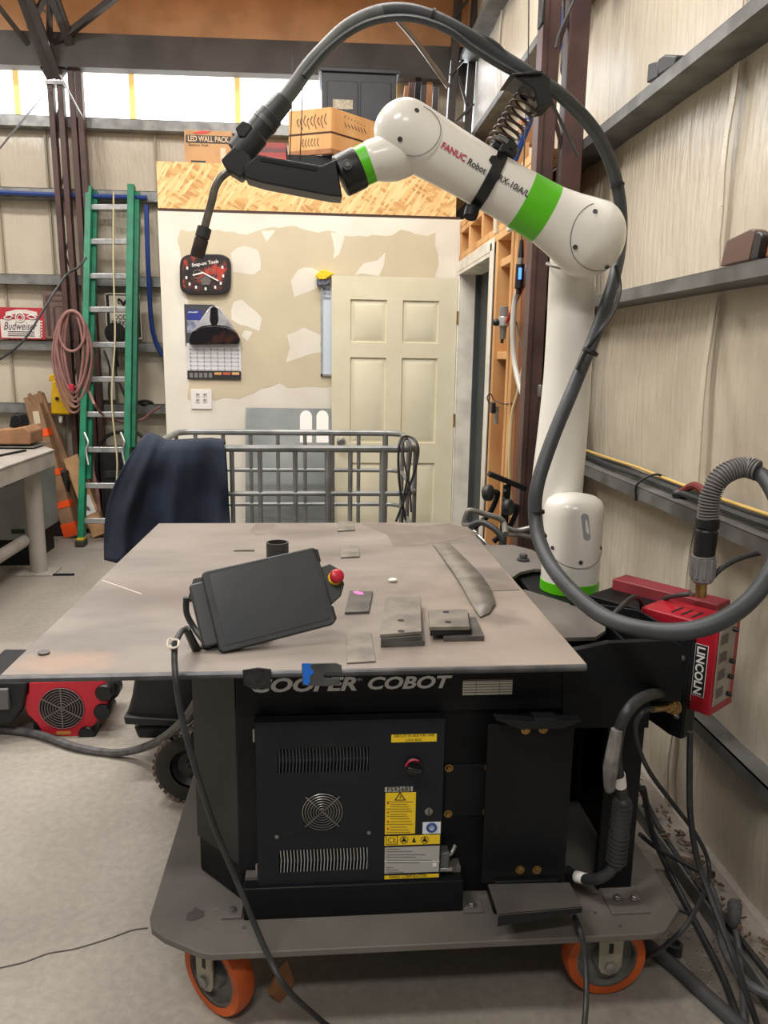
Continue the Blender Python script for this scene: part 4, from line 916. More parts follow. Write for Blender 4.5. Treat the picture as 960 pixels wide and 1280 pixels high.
# navy cloth draped over the cage's left corner
g = G(); NU, NV = 44, 30; V_ = []
top = [(176, 552), (184, 547), (196, 551), (206, 557), (222, 556), (240, 555), (262, 554), (280, 556)]
bot = [(130, 700), (146, 704), (162, 690), (190, 668), (215, 662), (240, 662), (266, 662), (289, 664)]
def lerp_list(L, t):
    f_ = t*(len(L)-1); i = min(int(f_), len(L)-2); k = f_-i; return (L[i][0]*(1-k)+L[i+1][0]*k, L[i][1]*(1-k)+L[i+1][1]*k)
for j in range(NV+1):
    v = j/NV; row = []
    for i in range(NU+1):
        u = i/NU; a = lerp_list(top, u); b = lerp_list(bot, u)
        bx = -10*math.sin(math.pi*v)*(1-u)**2*1.6
        x = a[0]*(1-v)+b[0]*v+bx; y = (a[1]-3)*(1-v)+b[1]*v
        amp = .008+.028*v
        fold = math.sin(u*17+v*1.5+1.2*noise.noise(Vector((u*3, v*2, 1))))*amp + math.sin(u*39+2*v)*amp*.25 + .045*noise.noise(Vector((u*3, v*2, 8)))
        yy = gy0-.04 - .04*math.sin(min(1, v*3)*math.pi/2) - (1-u)**2*.10*v + fold
        if v < .06: yy += (-fold*.8+.02)*(1-v/.06)
        row.append(g.bm.verts.new(A(x, y, yy)))
    V_.append(row)
for j in range(NV):
    for i in range(NU): g.bm.faces.new((V_[j][i], V_[j][i+1], V_[j+1][i+1], V_[j+1][i]))
# back flap over the rail
B_ = [[g.bm.verts.new(V_[0][i].co+Vector((0, .05+.06*k, -.16*k*k+.01*(k == 0)))) for i in range(NU+1)] for k in range(3)]
rows = [V_[0]]+B_
for r0, r1 in zip(rows[:-1], rows[1:]):
    for i in range(NU): g.bm.faces.new((r0[i+1], r0[i], r1[i], r1[i+1]))
o = g.done('work_jacket', navy, ang=180); md = o.modifiers.new('s', 'SOLIDIFY'); md.thickness = .006
tag(o, 'navy blue cloth jacket draped over the left corner of the cage', 'jacket')

# ================================================================== ON THE OFFICE WALL
yw = YD-.002
ck = thing('wall_clock', 'rounded square black clock with fiery red picture face and white hands', 'clock', tuple(A(257, 343, yw)))
def superell(cx_, cy_, rx, ry, n, y, e=.42, k=40):
    out = []
    for i in range(k):
        t = 2*math.pi*i/k; c_, s_ = math.cos(t), math.sin(t)
        out.append(A(cx_+rx*math.copysign(abs(c_)**e, c_), cy_+ry*math.copysign(abs(s_)**e, s_), y))
    return out
G().prism(superell(256.5, 343, 32, 25.5, 0, yw-.035), (0, .035, 0)).done('clock_case', M('clock_rim', (40, 38, 38), rough=.3), ck, .006)
G().prism(superell(256, 342, 28, 22, 0, yw-.036), (0, .001, 0)).done('clock_face', M('clock_face', (28, 26, 28), (176, 60, 44), 13, .4, lo=.42, hi=.62, c3=(70, 40, 38)), ck)
for (x, y) in ((234, 335), (233, 347), (237, 355), (245, 359), (257, 361), (269, 359), (276, 354), (279, 345), (278, 334)):
    p = A(x, y, yw-.037); G().obox(p, (.012, .001, .018)).done('hour_mark', white_mat, ck)
a = A(240, 335, yw-.0375); b = A(273, 330, yw-.0375); text('lettering', 'Snap-on Tools', white_mat, ck, a, b-a, Z3, (b-a).length, .03, bold=.015)
G().beam(A(252, 340, yw-.042), A(273, 351, yw-.042), .008, .002, (0, 1, 0)).done('minute_hand', white_mat, ck)
G().beam(A(241, 344, yw-.041), A(253, 341, yw-.041), .009, .002, (0, 1, 0)).done('hour_hand', white_mat, ck)
for cx_, cy_, r_ in ((247, 343, .028), (264, 342, .026)): G().torus(A(cx_, cy_, yw-.037), (0, 1, 0), r_, .002, 20, 5).done('face_print', M('bone_print', (130, 124, 112)), ck)
g = G(); g.prism(AL([(251, 349, yw-.0372), (258, 343, yw-.0372), (264, 350, yw-.0372), (262, 356, yw-.0372), (252, 356, yw-.0372)]), (0, .0005, 0)); g.done('face_print', M('bone_dark', (96, 92, 88)), ck)

cal = thing('wall_calendar', 'wall calendar below the clock, white sheet and dark picture strip', 'calendar', tuple(A(267, 473, yw)))
def wb_(name, x0, y0, x1, y1, mat, par, e, th=.002, **k):
    a = A(x0, y1, yw-e); b = A(x1, y0, yw-e); return G().box((a.x, yw-e-th, a.z), (b.x, yw-e, b.z)).done(name, mat, par, **k)
wb_('top_sheet', 232, 381, 267, 432, M('calendar_grey', (60, 62, 70)), cal, .001)
wb_('blue_panel', 234, 388, 252, 400, M('calendar_blue', (36, 48, 132)), cal, .003)
wb_('picture_panel', 234, 400, 252, 416, M('calendar_pic', (150, 154, 172), (90, 94, 116), 20, .5), cal, .003)
a = A(235, 391.5, yw-.006); b = A(248, 391.5, yw-.006); text('lettering', 'JANUARY', white_mat, cal, a, X3, Z3, (b-a).x, .012, bold=.02, shear=.2)
wb_('date_sheet', 234.5, 430, 301, 465, M('date_sheet', (212, 212, 216)), cal, .004)
wb_('picture_strip', 234.5, 464, 301, 474, M('strip_dark', (36, 34, 36)), cal, .007)
for k in range(6): wb_('grid_line', 237, 437+k*5, 299, 437.5+k*5, M('grid_line', (188, 188, 194)), cal, .0065, .0004)
for k in range(8): wb_('grid_line', 238+k*8.5, 434, 238.4+k*8.5, 463, M('grid_line', (1, 1, 1)), cal, .0065, .0004)
for k in range(5): wb_('strip_text', 237+k*6, 466, 241+k*6, 472, M('strip_grey', (120, 118, 118)), cal, .0095, .0005)
for k, c_ in enumerate(((206, 150, 90), (190, 90, 70), (214, 170, 110))): wb_('strip_picture', 268+k*11, 465.5, 277+k*11, 468.5, M('strip_pic%d' % k, c_), cal, .0095, .0005)
# silver and black peaked ornament hanging in front of the calendar
orn = thing('wall_ornament', 'peaked silver and black plastic ornament hanging over the calendar', 'ornament', tuple(A(267, 428, yw)))
G().prism(AL([(236, 424, yw-.05), (240, 414, yw-.05), (252, 409, yw-.05), (268, 407, yw-.05), (284, 409, yw-.05), (296, 416, yw-.05), (300, 424, yw-.05), (298, 430, yw-.05), (237, 431, yw-.05)]), (0, .04, 0)).done('curved_base', M('gloss_black', (26, 22, 24), (70, 40, 32), 12, .18, lo=.5, hi=.75), orn, .004)
G().prism(AL([(241, 414, yw-.045), (262, 384, yw-.045), (268, 382, yw-.045), (276, 386, yw-.045), (295, 414, yw-.045), (284, 408, yw-.045), (268, 406, yw-.045), (252, 408, yw-.045)]), (0, .035, 0)).done('silver_peak', M('chrome_plastic', (206, 206, 210), (150, 150, 156), 8, .25, .4), orn, .003)
G().prism(AL([(263, 385, yw-.052), (268, 382, yw-.052), (272, 386, yw-.052), (273, 400, yw-.052), (271, 406, yw-.052), (264, 406, yw-.052), (262, 400, yw-.052)]), (0, .008, 0)).done('centre_spine', M('gloss_black', (1, 1, 1)), orn, .003)
wo = thing('wall_outlet', 'white double outlet plate on the drywall under the calendar', 'outlet', tuple(A(251, 512, yw)))
wb_('cover_plate', 239.5, 487, 264.5, 511, M('outlet_white', (226, 224, 220)), wo, 0, .008, bevel=.002)
for x in (247, 256):
    for y in (493, 500): wb_('socket', x-2.5, y-2, x+2.5, y+3, M('socket_cream', (206, 204, 198)), wo, .008, .003); wb_('slot', x-1.2, y-1, x-.3, y+1.6, black_print, wo, .011, .0006); wb_('slot', x+.7, y-1, x+1.4, y+1.6, black_print, wo, .011, .0006)
# framed whiteboard strip beside the door
wbd = thing('whiteboard', 'narrow white memo board half hidden by the door', 'whiteboard', tuple(A(408, 468, yw)))
wb_('board', 402, 357, 420, 468, M('board_blue_white', (206, 216, 228), rough=.25), wbd, .0, .006)
wb_('frame_rail', 401, 357, 403.2, 470, alu, wbd, .0, .014); wb_('frame_rail', 401, 355, 420, 358, alu, wbd, .0, .014); wb_('frame_rail', 401, 467.5, 420, 470, alu, wbd, .0, .014)
a = A(405, 363, yw-.008)
for k, s_ in enumerate(('Bob', 'for m', 'Grease')): text('lettering', s_, black_print, wbd, A(404.5, 363+k*5.5, yw-.0085), X3, Z3, .045, .018)
tag(G().prism(AL([(394, 344, yw-.06), (398, 340, yw-.06), (404, 337, yw-.06), (411, 339, yw-.06), (418, 342, yw-.06), (412, 345, yw-.06), (407, 349, yw-.06), (399, 349, yw-.06)]), (0, .05, 0)).done('duster', M('yellow_duster', (236, 210, 40), (214, 186, 30), 40, .8), bevel=.003), 'yellow duster heaped on top of the memo board', 'duster')
tag(G().prism(AL([(396, 349, yw-.05), (413, 349, yw-.05), (413, 354, yw-.05), (401, 357, yw-.05), (396, 357, yw-.05)]), (0, .045, 0)).done('marker_tray', M('tray_dark', (52, 56, 84), (120, 122, 130), 60, .5), bevel=.002), 'small dark marker holder under the yellow duster', 'holder')
# sheet metal leaning on the drywall
sh = thing('metal_sheet', 'grey sheet metal with two white oblongs leaning on drywall', 'sheet', tuple(A(360, 640, yw)))
a0, a1, a2, a3 = A(307, 510, yw-.03), A(414, 511, yw-.03), A(414, 640, yw-.03), A(307, 640, yw-.03)
g = G(); g.prism([a0+Vector((0, .02, 0)), a1+Vector((0, .02, 0)), Vector((a1.x, YD-.32, .0)), Vector((a0.x, YD-.32, .0))], (0, -.003, 0)); g.done('sheet', M('sheet_grey', (128, 132, 130), (96, 100, 100), 3, .35, .6, lo=.3, hi=.7), sh)
def onsheet(px, py):
    p0 = a0+Vector((0, .017, 0)); t = Vector((a0.x, YD-.32, 0))-a0; n = Vector((1, 0, 0)).cross(t).normalized()
    r = ray(px, py); o_ = Vector((0, 0, H)); k = (p0-o_).dot(n)/r.dot(n); return o_+r*k+Vector((0, -.002, 0))
for cx_ in (382.5, 403):
    pts = [onsheet(cx_+7.5*math.cos(math.radians(180-a)), 521-8*math.sin(math.radians(a))) for a in range(0, 181, 20)]+[onsheet(cx_+7.5*math.cos(math.radians(a)), 606+8*math.sin(math.radians(a))) for a in range(0, 181, 20)]
    G().prism(pts, (0, -.002, 0)).done('white_oblong', white_mat, sh)  # white rounded oblong laid flat on the sheet

# ================================================================== LEFT BACKGROUND
YC = 6.70
def between(name, px0, py0, y0, px1, py1, y1, w_, d_, mat, parent): return G().beam(A(px0, py0, y0), A(px1, py1, y1), w_, d_, (0, 1, 0)).done(name, mat, parent)
lc = thing('lattice_column', 'front red brown lattice column with branching top beside green ladder', 'column', (A(90, 400, YC).x, YC, 0))
ca, cb_ = A(64, 104, YC), A(92, 383, YC); da = (cb_-ca)/(ca.z-cb_.z); 
def chord(px): 
    t = A(px, 104, YC); return t, Vector((t.x+.02, YC, 0))
for px in (63.5, 75.5):
    t, b = chord(px); G().beam(t, b, .042, .07, (0, 1, 0)).done('chord', brown_steel, lc, .003)
t0, b0_ = chord(63.5); t1, b1_ = chord(75.5)
for k in range(14):
    z0_, z1_ = t0.z*(k)/14, t0.z*(k+1)/14; s_ = k % 2
    G().beam((b0_.x if s_ else b1_.x, YC+.02, z0_), (b1_.x if s_ else b0_.x, YC+.02, z1_), .012, .012, (0, 1, 0)).done('lacing', brown_steel, lc)
G().box((t0.x-.03, YC-.05, t0.z-.02), (t1.x+.03, YC+.05, t0.z+.005)).done('cap_plate', galv, lc)
grey_truss = M('grey_truss', (72, 66, 64), (58, 54, 52), 6, .5)
for (x0_, y0_, x1_, y1_, w_) in ((66, 98, 20, -30, .085), (74, 98, 34, -10, .05), (60, 96, 42, 64, .03), (42, 64, -20, -15, .035), (70, 96, 97, 58, .07), (62, 66, 62, -10, .025), (60, 62, 150, -8, .04), (90, 64, 62, -10, .05), (95, 62, 70, -10, .02), (38, 35, 58, -8, .018), (24, -10, 56, 14, .012)):
    p0, p1 = A(x0_, y0_, YC), A(x1_, y1_, YC-(.35 if y1_ < 0 else 0))
    if y1_ < 0: p1 = p0+(p1-p0)*((4.44-p0.z)/(p1.z-p0.z))     # up to the roof
    G().beam(p0, p1, w_, .05, (0, 1, 0)).done('strut', grey_truss, lc)
lc2 = thing('lattice_column', 'rear dark lattice column standing against the back wall behind the ladder', 'column', (A(104, 400, 6.68).x, 6.68, 0))
for px in (88, 97.5):
    t = A(px, 72, 6.72); G().beam(t, (t.x+.02, 6.72, 0), .045, .07, (0, 1, 0)).done('chord', brown_steel, lc2, .003)
xa_, xb_ = A(88, 72, 6.72).x+.01, A(97.5, 72, 6.72).x+.01
for k in range(11): G().beam((xa_ if k % 2 else xb_, 6.73,   .35*k), (xb_ if k % 2 else xa_, 6.73, .35*(k+1)), .012, .012, (0, 1, 0)).done('lacing', brown_steel, lc2)
def rod(name, pts, r, mat, label, cat, n=8, **k): return tag(G().tube(pts, r, n).done(name, mat), label, cat)
rod('brace_rod', AL([(60, 112, YC-.06), (0, 185, 5.4), (-260, 500, 4.4)]), .006, grey_truss, 'thin brace rod running down left from the front lattice column', 'rod')
rod('brace_rod', AL([(75, 93, 6.2), (88, 118, 6.3), (105, 150, 6.6)]), .005, steel, 'thin bright rod crossing between the two lattice columns', 'rod')
rod('black_cable', AL([(108, 322, 5.7), (98, 334, 5.6), (82, 345, 5.6), (60, 378, 5.5), (30, 425, 5.4), (0, 449, 5.4), (-20, 460, 5.4)]), .008, black_rubber, 'black cable sagging across the beer sign from the column', 'cable')

# green extension ladder
ld = thing('extension_ladder', 'green fibreglass extension ladder with aluminium rungs leaning at back wall', 'ladder', (-1.70, 6.12, 0))
def lad(px, py):   # on the leaning plane
    n = Vector((0, 1, -.225)).normalized(); p0 = Vector((0, 6.10, .0)); r = ray(px, py); o_ = Vector((0, 0, H)); return o_+r*((p0-o_).dot(n)/r.dot(n))
RL = [(112, 234), (101, 676)]; RR = [(164, 234), (159, 676)]
G().beam(lad(112, 234), lad(102, 676), .048, .07, (0, 1, 0)).done('side_rail', green_fg, ld, .003)
G().beam(lad(164.5, 232), lad(160, 560), .052, .07, (0, 1, 0)).done('side_rail', green_fg, ld, .003)
G().beam(lad(171, 240)+Vector((0, .04, 0)), lad(166, 560)+Vector((0, .04, 0)), .035, .06, (0, 1, 0)).done('side_rail', green_fg, ld, .003)
G().beam(lad(118, 238)+Vector((0, .05, 0)), lad(110, 600)+Vector((0, .05, 0)), .03, .05, (0, 1, 0)).done('side_rail', green_fg, ld, .003)
G().beam(lad(160, 558), lad(157, 676), .04, .07, (0, 1, 0)).done('side_rail', green_fg, ld, .003)
for y in (259, 302, 345, 387, 431, 474, 518, 562, 607, 651):
    G().beam(lad(113-(y-234)*.022, y), lad(163-(y-234)*.012, y), .045, .026, (0, 1, 0)).done('rung', alu, ld, .006)
for x in (110, 155):
    G().tube([lad(x-2, 540)+Vector((0, -.05, 0)), lad(x+3, 552)+Vector((0, -.06, 0)), lad(x, 563)+Vector((0, -.05, 0)), lad(x+3, 580)+Vector((0, -.05, 0))], .009, 8).done('rung_lock', alu, ld)
for x in (102, 157):
    p = lad(x, 676); G().obox((p.x, p.y-.01, .03), (.07, .11, .045)).done('foot', M('ladder_foot', (60, 58, 52), rough=.6), ld, .006); G().obox((p.x, p.y, .062), (.052, .075, .018)).done('foot_band', yellow_sticker, ld)
G().tube([lad(142, 240)+Vector((0, .0, 0)), lad(143, 330)+Vector((0, -.03, 0)), lad(145, 420)+Vector((0, -.03, 0)), lad(141, 500)+Vector((0, -.03, 0)), lad(147, 570)+Vector((0, -.02, 0)), lad(146, 600)], .007, 7).done('rope', M('rope_cream', (196, 186, 150), rough=.8), ld)

# hose coil
YH = 6.40
hc = thing('hose_coil', 'faded red air hose coiled on the front lattice column', 'hose', tuple(A(92, 450, YH-.08)))
hm = M('faded_red_hose', (160, 118, 114), (140, 100, 96), 10, .55)
for k in range(8):
    rx, ry = 25-1.9*k+2*noise.noise(Vector((k, 1, 1))), 64-3.2*(k % 5)-k; cx_ = 91+1.2*(k % 3); cy_ = 388+ry+(k % 3)*1.5
    pts = []
    for i in range(18):
        t = 2*math.pi*i/18; w_ = 1-.28*max(0, math.sin(t))*1
        pts.append(A(cx_+rx*math.cos(t)*w_+3*math.sin(t)*.5, cy_+ry*math.sin(t), YH-.03-.018*(k % 4)-.01*math.cos(t)))
    G().tube(pts, .0105, 7, sub=3, closed=True).done('hose_loop', hm, hc)
G().tube([A(90+16*math.cos(2*math.pi*i/14), 414+25*math.sin(2*math.pi*i/14), YH-.11) for i in range(14)], .011, 7, sub=3, closed=True).done('hose_loop', hm, hc)
G().tube(AL([(112, 490, YH-.06), (118, 505, 6.0), (128, 518, 6.3), (142, 525, 6.4), (160, 528, 6.5), (178, 524, 6.5), (190, 515, 6.6), (201, 508, 6.7)]), .0105, 7).done('hose_tail', hm, hc)
G().box(tuple(A(86, 488, YH-.14)), tuple(A(93, 480, YH-.11))).done('red_tie', red_print, hc, .004, label='red tie on the hose coil')

# signs standing on the back-wall girt
YS = YB-.16
def sb(name, x0, y0, x1, y1, mat, par, e=0, th=.004, **k):
    a = A(x0, y1, YS-e); b = A(x1, y0, YS-e); return G().box((a.x, YS-e-th, a.z), (b.x, YS-e, b.z)).done(name, mat, par, **k)
bs = thing('beer_sign', 'red and white tin beer sign with script lettering on the back wall', 'sign', tuple(A(22, 423, YS)))
sb('sign_plate', -14, 385, 54, 423, M('sign_red', (188, 52, 66), (168, 44, 60), 20, .4), bs)
sb('label_field', 2, 400, 50, 422, M('sign_white', (218, 212, 206), rough=.45), bs, .004, .001)
G().prism(AL([(7, 390, YS-.004), (20, 387, YS-.004), (32, 387, YS-.004), (46, 390, YS-.004), (47, 395, YS-.004), (26, 391, YS-.004), (7, 395, YS-.004)]), (0, -.001, 0)).done('ribbon', M('sign_white', (1, 1, 1)), bs)
G().torus(A(25, 397, YS-.008), (0, 1, 0), .035, .006, 24, 6).done('medallion', M('sign_white', (1, 1, 1)), bs)
G().torus(A(25, 397, YS-.008), (0, 1, 0), .02, .004, 20, 6).done('medallion', M('sign_white', (1, 1, 1)), bs)
for sx_ in (-1, 1): G().tube(AL([(25+sx_*8, 396, YS-.008), (25+sx_*14, 394, YS-.008), (25+sx_*20, 397, YS-.008), (25+sx_*15, 399, YS-.008), (25+sx_*10, 397, YS-.008)]), .006, 5).done('flourish', M('sign_white', (1, 1, 1)), bs)
a = A(5, 412, YS-.006); text('lettering', 'Budweiser', M('sign_ink', (60, 40, 60)), bs, a, X3, Z3, (A(47, 412, YS).x-a.x), .062, shear=.35)
for y in (414.5, 417, 419.5): sb('fine_line', 10, y, 43, y+.6, M('sign_ink', (1, 1, 1)), bs, .005, .0006)
for k in range(6): sb('edge_check', 50, 401+k*3.6, 53, 402.6+k*3.6, M('sign_white', (1, 1, 1)), bs, .004, .001)
br = thing('brown_sign', 'worn brown framed sign half hidden behind the hose coil', 'sign', tuple(A(72, 423, YS)))
sb('sign_plate', 57, 365, 100, 423, M('sign_brown', (112, 92, 84), (96, 76, 70), 12, .5), br, .006)
for q in ((60, 369, 98, 370), (60, 376, 98, 377), (68, 383, 98, 384), (68, 384, 69, 420), (60, 370, 61, 420)): sb('print_line', *q, M('sign_brown_dark', (72, 52, 50)), br, .010, .001)
ds = thing('parking_sign', 'white parking sign with black letters and horned emblem behind the ladder', 'sign', tuple(A(155, 423, YS)))
sb('sign_plate', 134, 367, 175, 423, M('sign_offwhite', (206, 200, 188), rough=.5), ds)
for q in ((135, 368.5, 174, 369.3), (135, 421, 174, 421.8), (135, 368.5, 135.8, 421.8), (173.2, 368.5, 174, 421.8)): sb('border_line', *q, black_print, ds, .004, .001)
for sx_ in (-1, 1): G().tube(AL([(154, 381, YS-.008), (154+sx_*3, 376, YS-.008), (154+sx_*6, 374, YS-.008), (154+sx_*6, 379, YS-.008), (154+sx_*3.5, 380, YS-.008)]), [.012, .009, .006, .004, .002], 6).done('emblem', black_print, ds)
def st(s_, x0, yb, x1, yt): a = A(x0, yb, YS-.006); b = A(x1, yb, YS-.006); text('lettering', s_, black_print, ds, a, X3, Z3, (b-a).x, (A(x0, yt, YS)-A(x0, yb, YS)).z, bold=.01)
st('DODGE', 143, 399.5, 168, 393); st('PARKING', 140, 407, 170, 400.5); st('ONLY', 146, 414, 166, 408)
dl = thing('round_lamp', 'black round work lamp clipped in front of the parking sign', 'lamp', tuple(A(146, 425, YS-.15)))
G().loft([(.05, 0), (.085, .03), (.085, .05), (.06, .052)], A(146, 416, YS-.1), (0, -1, -.1), 28).done('shade', black_plastic, dl)
G().tube(AL([(146, 424, YS-.12), (144, 440, YS-.1), (147, 458, YS-.08)]), .015, 8).done('stem', black_plastic, dl)
# yellow jug
jg = thing('yellow_jug', 'yellow plastic jug hung beside the hose coil', 'jug', tuple(A(76, 520, 6.6)))
yj = 6.6
G().prism(AL([(64, 476, yj), (82, 476, yj), (88, 488, yj), (89, 500, yj), (88, 519, yj), (63, 518, yj)]), (0, .13, 0)).done('jug_body', M('jug_yellow', (220, 176, 20), (196, 152, 16), 8, .4), jg, .015)
G().prism(AL([(60, 476, yj+.02), (62, 468, yj+.02), (70, 468, yj+.02), (74, 477, yj+.02)]), (0, .07, 0)).done('jug_neck', M('jug_yellow', (1, 1, 1)), jg, .006)
g = G(); g.loft([(.014, 0), (.014, .012)], A(71.5, 498, yj), (0, -1, 0), 14); g.done('jug_mark', black_print, jg)
G().cyl(A(76, 520, yj+.04), A(76, 528, yj+.04), .02, .012, 12).done('spout', white_mat, jg)
# blue air pipe and drop hose
bp = M('blue_pipe', (28, 60, 130), rough=.4)
rod('air_pipe', AL([(-30, 239, YB-.17), (60, 243, YB-.17), (150, 246, YB-.17), (184, 247, YB-.17)]), .018, bp, 'straight blue air pipe running along the back wall', 'pipe')
rod('blue_hose', AL([(183, 256, YB-.2), (184, 300, YB-.2), (186, 350, YB-.2), (189, 400, YB-.2), (194, 425, YB-.2), (203, 445, YB-.2)]), .02, bp, 'blue hose hanging down left of the drywall edge', 'hose')
# black gear behind the ladder
bg = thing('equipment_case', 'black padded case with hoop handle standing behind the ladder', 'case', tuple((A(148, 600, 6.45).x, 6.5, 0)))
a = A(122, 560, 6.4); b = A(176, 650, 6.4)
G().box((a.x, 6.4, .02), (b.x, 6.62, a.z)).done('case_body', M('case_black', (24, 25, 28), (34, 35, 38), 8, .5), bg, .04, seg=4)
G().box((a.x+.05, 6.385, .5), (b.x-.05, 6.40, .56)).done('case_strap', black_rubber, bg, .004)
G().tube(AL([(121, 600, 6.42), (122, 565, 6.42), (133, 546, 6.42), (152, 540, 6.42), (172, 542, 6.42), (183, 556, 6.42), (187, 590, 6.42)]), .014, 8).done('hoop_handle', black_plastic, bg)
tag(G().ball(A(181, 505, YB-.08), .07, (1.1, .8, .55)).done('helmet', black_plastic, ang=180), 'black cap shaped helmet on the lowest back girt right of ladder', 'helmet')
rod('red_brown_hose', AL([(112, 560, 6.33), (116, 590, 6.33), (122, 618, 6.33), (124, 640, 6.33)]), .016, hm, 'short dusty red hose hanging left of the black case', 'hose')
tag(G().box(tuple(A(119, 500, YB-.14)), tuple(Vector((A(141, 434, YB-.14).x, YB-.10, A(141, 434, YB-.14).z)))).done('wall_panel', M('grey_white_panel', (176, 172, 160)), bevel=.004), 'pale wall panel behind the ladder below parking sign', 'panel')
rod('drop_cable', AL([(130, 438, YB-.2), (137, 460, YB-.2), (136, 490, YB-.2), (138, 503, YB-.2)]), .009, black_rubber, 'black cable hanging from the lamp behind the ladder', 'cable')
rod('drop_cable', AL([(144, 450, YB-.22), (146, 470, YB-.22), (154, 490, YB-.22), (160, 506, YB-.22)]), .009, black_rubber, 'second black cable curving right behind the ladder', 'cable')

# long cardboard packages
def lean(px0, py0, y0, px1, py1, y1, w_, d_, mat, parent, name, bevel=.003): return G().beam(A(px0, py0, y0), A(px1, py1, y1), w_, d_, (0, 1, 0)).done(name, mat, parent, bevel)
p1 = thing('cardboard_tube', 'long cardboard package wrapped with bright orange tape bands', 'package', tuple(Zp(92, 672, 0)))
ybm = Zp(92, 672, 0).y
T0, T1 = A(43, 506, ybm+.14), Zp(92, 671, .003)
G().beam(T0, T1, .115, .09, (0, 1, 0)).done('package_body', cardboard_d, p1, .004)
for t, l in ((.215, .06), (.51, .05), (.75, .055), (.94, .11)):
    c_ = T0.lerp(T1, t); d = (T1-T0).normalized(); G().beam(c_-d*l/2, c_+d*l/2, .121, .096, (0, 1, 0)).done('tape_band', orange_tape, p1)
c_ = T0.lerp(T1, .1); G().beam(c_+Vector((0, -.048, .06)), c_+Vector((.01, -.048, -.06)), .05, .004, (0, 1, 0)).done('paper_label', M('label_cream', (210, 196, 170)), p1)
p2 = thing('cardboard_box', 'long plain brown flattened box leaning behind the orange taped one', 'box', tuple(Zp(103, 655, 0)))
yb2 = 6.75
G().beam(A(42, 494, 6.66), (A(108, 650, 6.6).x, 6.56, .03), .165, .05, (0, 1, 0)).done('box_body', cardboard_d, p2, .003)
G().beam(A(36, 492, 6.62), A(46, 508, 6.62), .03, .006, (0, 1, 0)).done('torn_flap', cardboard_d, p2); G().beam(A(49, 489, 6.62), A(52, 505, 6.62), .03, .006, (0, 1, 0)).done('torn_flap', cardboard_d, p2)
p3 = thing('cardboard_box', 'long cardboard box with white shipping label behind the ladder foot', 'box', tuple(Zp(128, 655, 0)))
Q0, Q1 = A(90, 572, 6.6), (Vector((A(127, 660, 6.4).x, 6.38, .02)))
G().beam(Q0, Q1, .125, .08, (0, 1, 0)).done('box_body', cardboard, p3, .003)
c_ = Q0.lerp(Q1, .60); d = (Q1-Q0).normalized(); G().beam(c_-d*.08+Vector((0, -.043, 0)), c_+d*.08+Vector((0, -.043, 0)), .085, .003, (0, 1, 0)).done('shipping_label', white_mat, p3)
for k in range(5): q = c_+d*(.02+.008*k)+Vector((0, -.0455, 0)); G().beam(q-Vector((.03, 0, -.012)), q+Vector((.03, 0, -.012)), .003, .001, (0, 1, 0)).done('bar_code', black_print, p3)

# workbench with tube legs
bh = thing('workbench', 'heavy grey steel workbench at the left edge of the frame', 'workbench', (-2.2, 5.1, 0))
bench_m = M('bench_grey', (168, 162, 154), (146, 140, 134), 5, .55)
G().prism([(-1.83, 5.42, .85), (-1.83, 4.1, .85), (-2.9, 4.1, .85), (-2.9, 5.7, .85), (-2.02, 5.7, .85)], (0, 0, -.012)).done('bench_top', bench_m, bh, .002)
G().beam((-1.85, 4.1, .787), (-1.85, 5.43, .787), .03, .10).done('top_apron', bench_m, bh, .003)
G().beam((-1.85, 5.43, .787), (-2.9, 5.43, .787), .03, .10).done('top_apron', bench_m, bh, .003)
lx = A(48, 700, 5.33).x
G().cyl((lx, 5.33, .01), (lx, 5.33, .74), .055, n=24).done('leg', bench_m, bh)
G().cyl((lx, 4.2, .01), (lx, 4.2, .74), .055, n=24).done('leg', bench_m, bh)
for y in (5.33, 4.2): G().box((lx-.12, y-.1, 0), (lx+.12, y+.1, .012)).done('foot_plate', bench_m, bh, .002)
G().cyl((lx-.07, 5.30, .235), (lx-.07, 4.2, .235), .04, n=20).done('stretcher', bench_m, bh)
G().box((lx+.12, 5.24, 0), (lx+.26, 5.26, .012)).done('floor_tab', dark_paint, bh)
tag(G().loft([(.05, 0), (.05, .02), (.03, .025), (.03, .09), (.05, .095), (.05, .115)], (-1.98, 4.62, .8503), Z3, 24).done('wooden_spool', wood_pine), 'small pale wooden spool on the workbench top', 'spool')
tag(G().beam((-2.1, 4.7, .8565), (-1.98, 5.3, .8565), .02, .012).done('steel_bar', dark_paint), 'dark steel bar lying on the workbench top', 'bar')
# grey cabinet under bench
kb = thing('steel_cabinet', 'grey steel cabinet under the workbench with black knob', 'cabinet', (-2.4, 5.3, 0))
cxr = A(33, 640, 5.46).x
G().box((cxr-1.0, 5.46, .20), (cxr, 6.10, .76)).done('cabinet_body', M('cabinet_grey', (136, 140, 138), (120, 124, 122), 4, .45), kb, .006)
G().loft([(.035, 0), (.035, .012)], A(6, 602, 5.459), (0, -1, 0), 20).done('knob', black_plastic, kb)
G().box(tuple(A(15, 667, 5.459)), tuple(A(30, 662, 5.450))).done('label_plate', M('label_green_black', (30, 44, 36)), kb)
G().box((cxr-1.0, 5.52, 0), (cxr-.03, 6.05, .20)).done('plinth', dark_paint, kb)
kb2 = thing('machine_cabinet', 'blue grey machine cabinet behind the workbench', 'cabinet', (-2.7, 6.2, 0))
xr = A(40, 560, 6.42).x
G().box((xr-1.3, 6.42, 0), (xr, 6.75, A(20, 549, 6.4).z)).done('cabinet_body', M('cabinet_blue_grey', (118, 126, 128), (100, 108, 110), 4, .4), kb2, .006)
G().box((xr-1.3, 6.40, A(20, 549, 6.4).z), (xr+.02, 6.76, A(20, 545, 6.4).z)).done('top_cover', galv, kb2, .004)
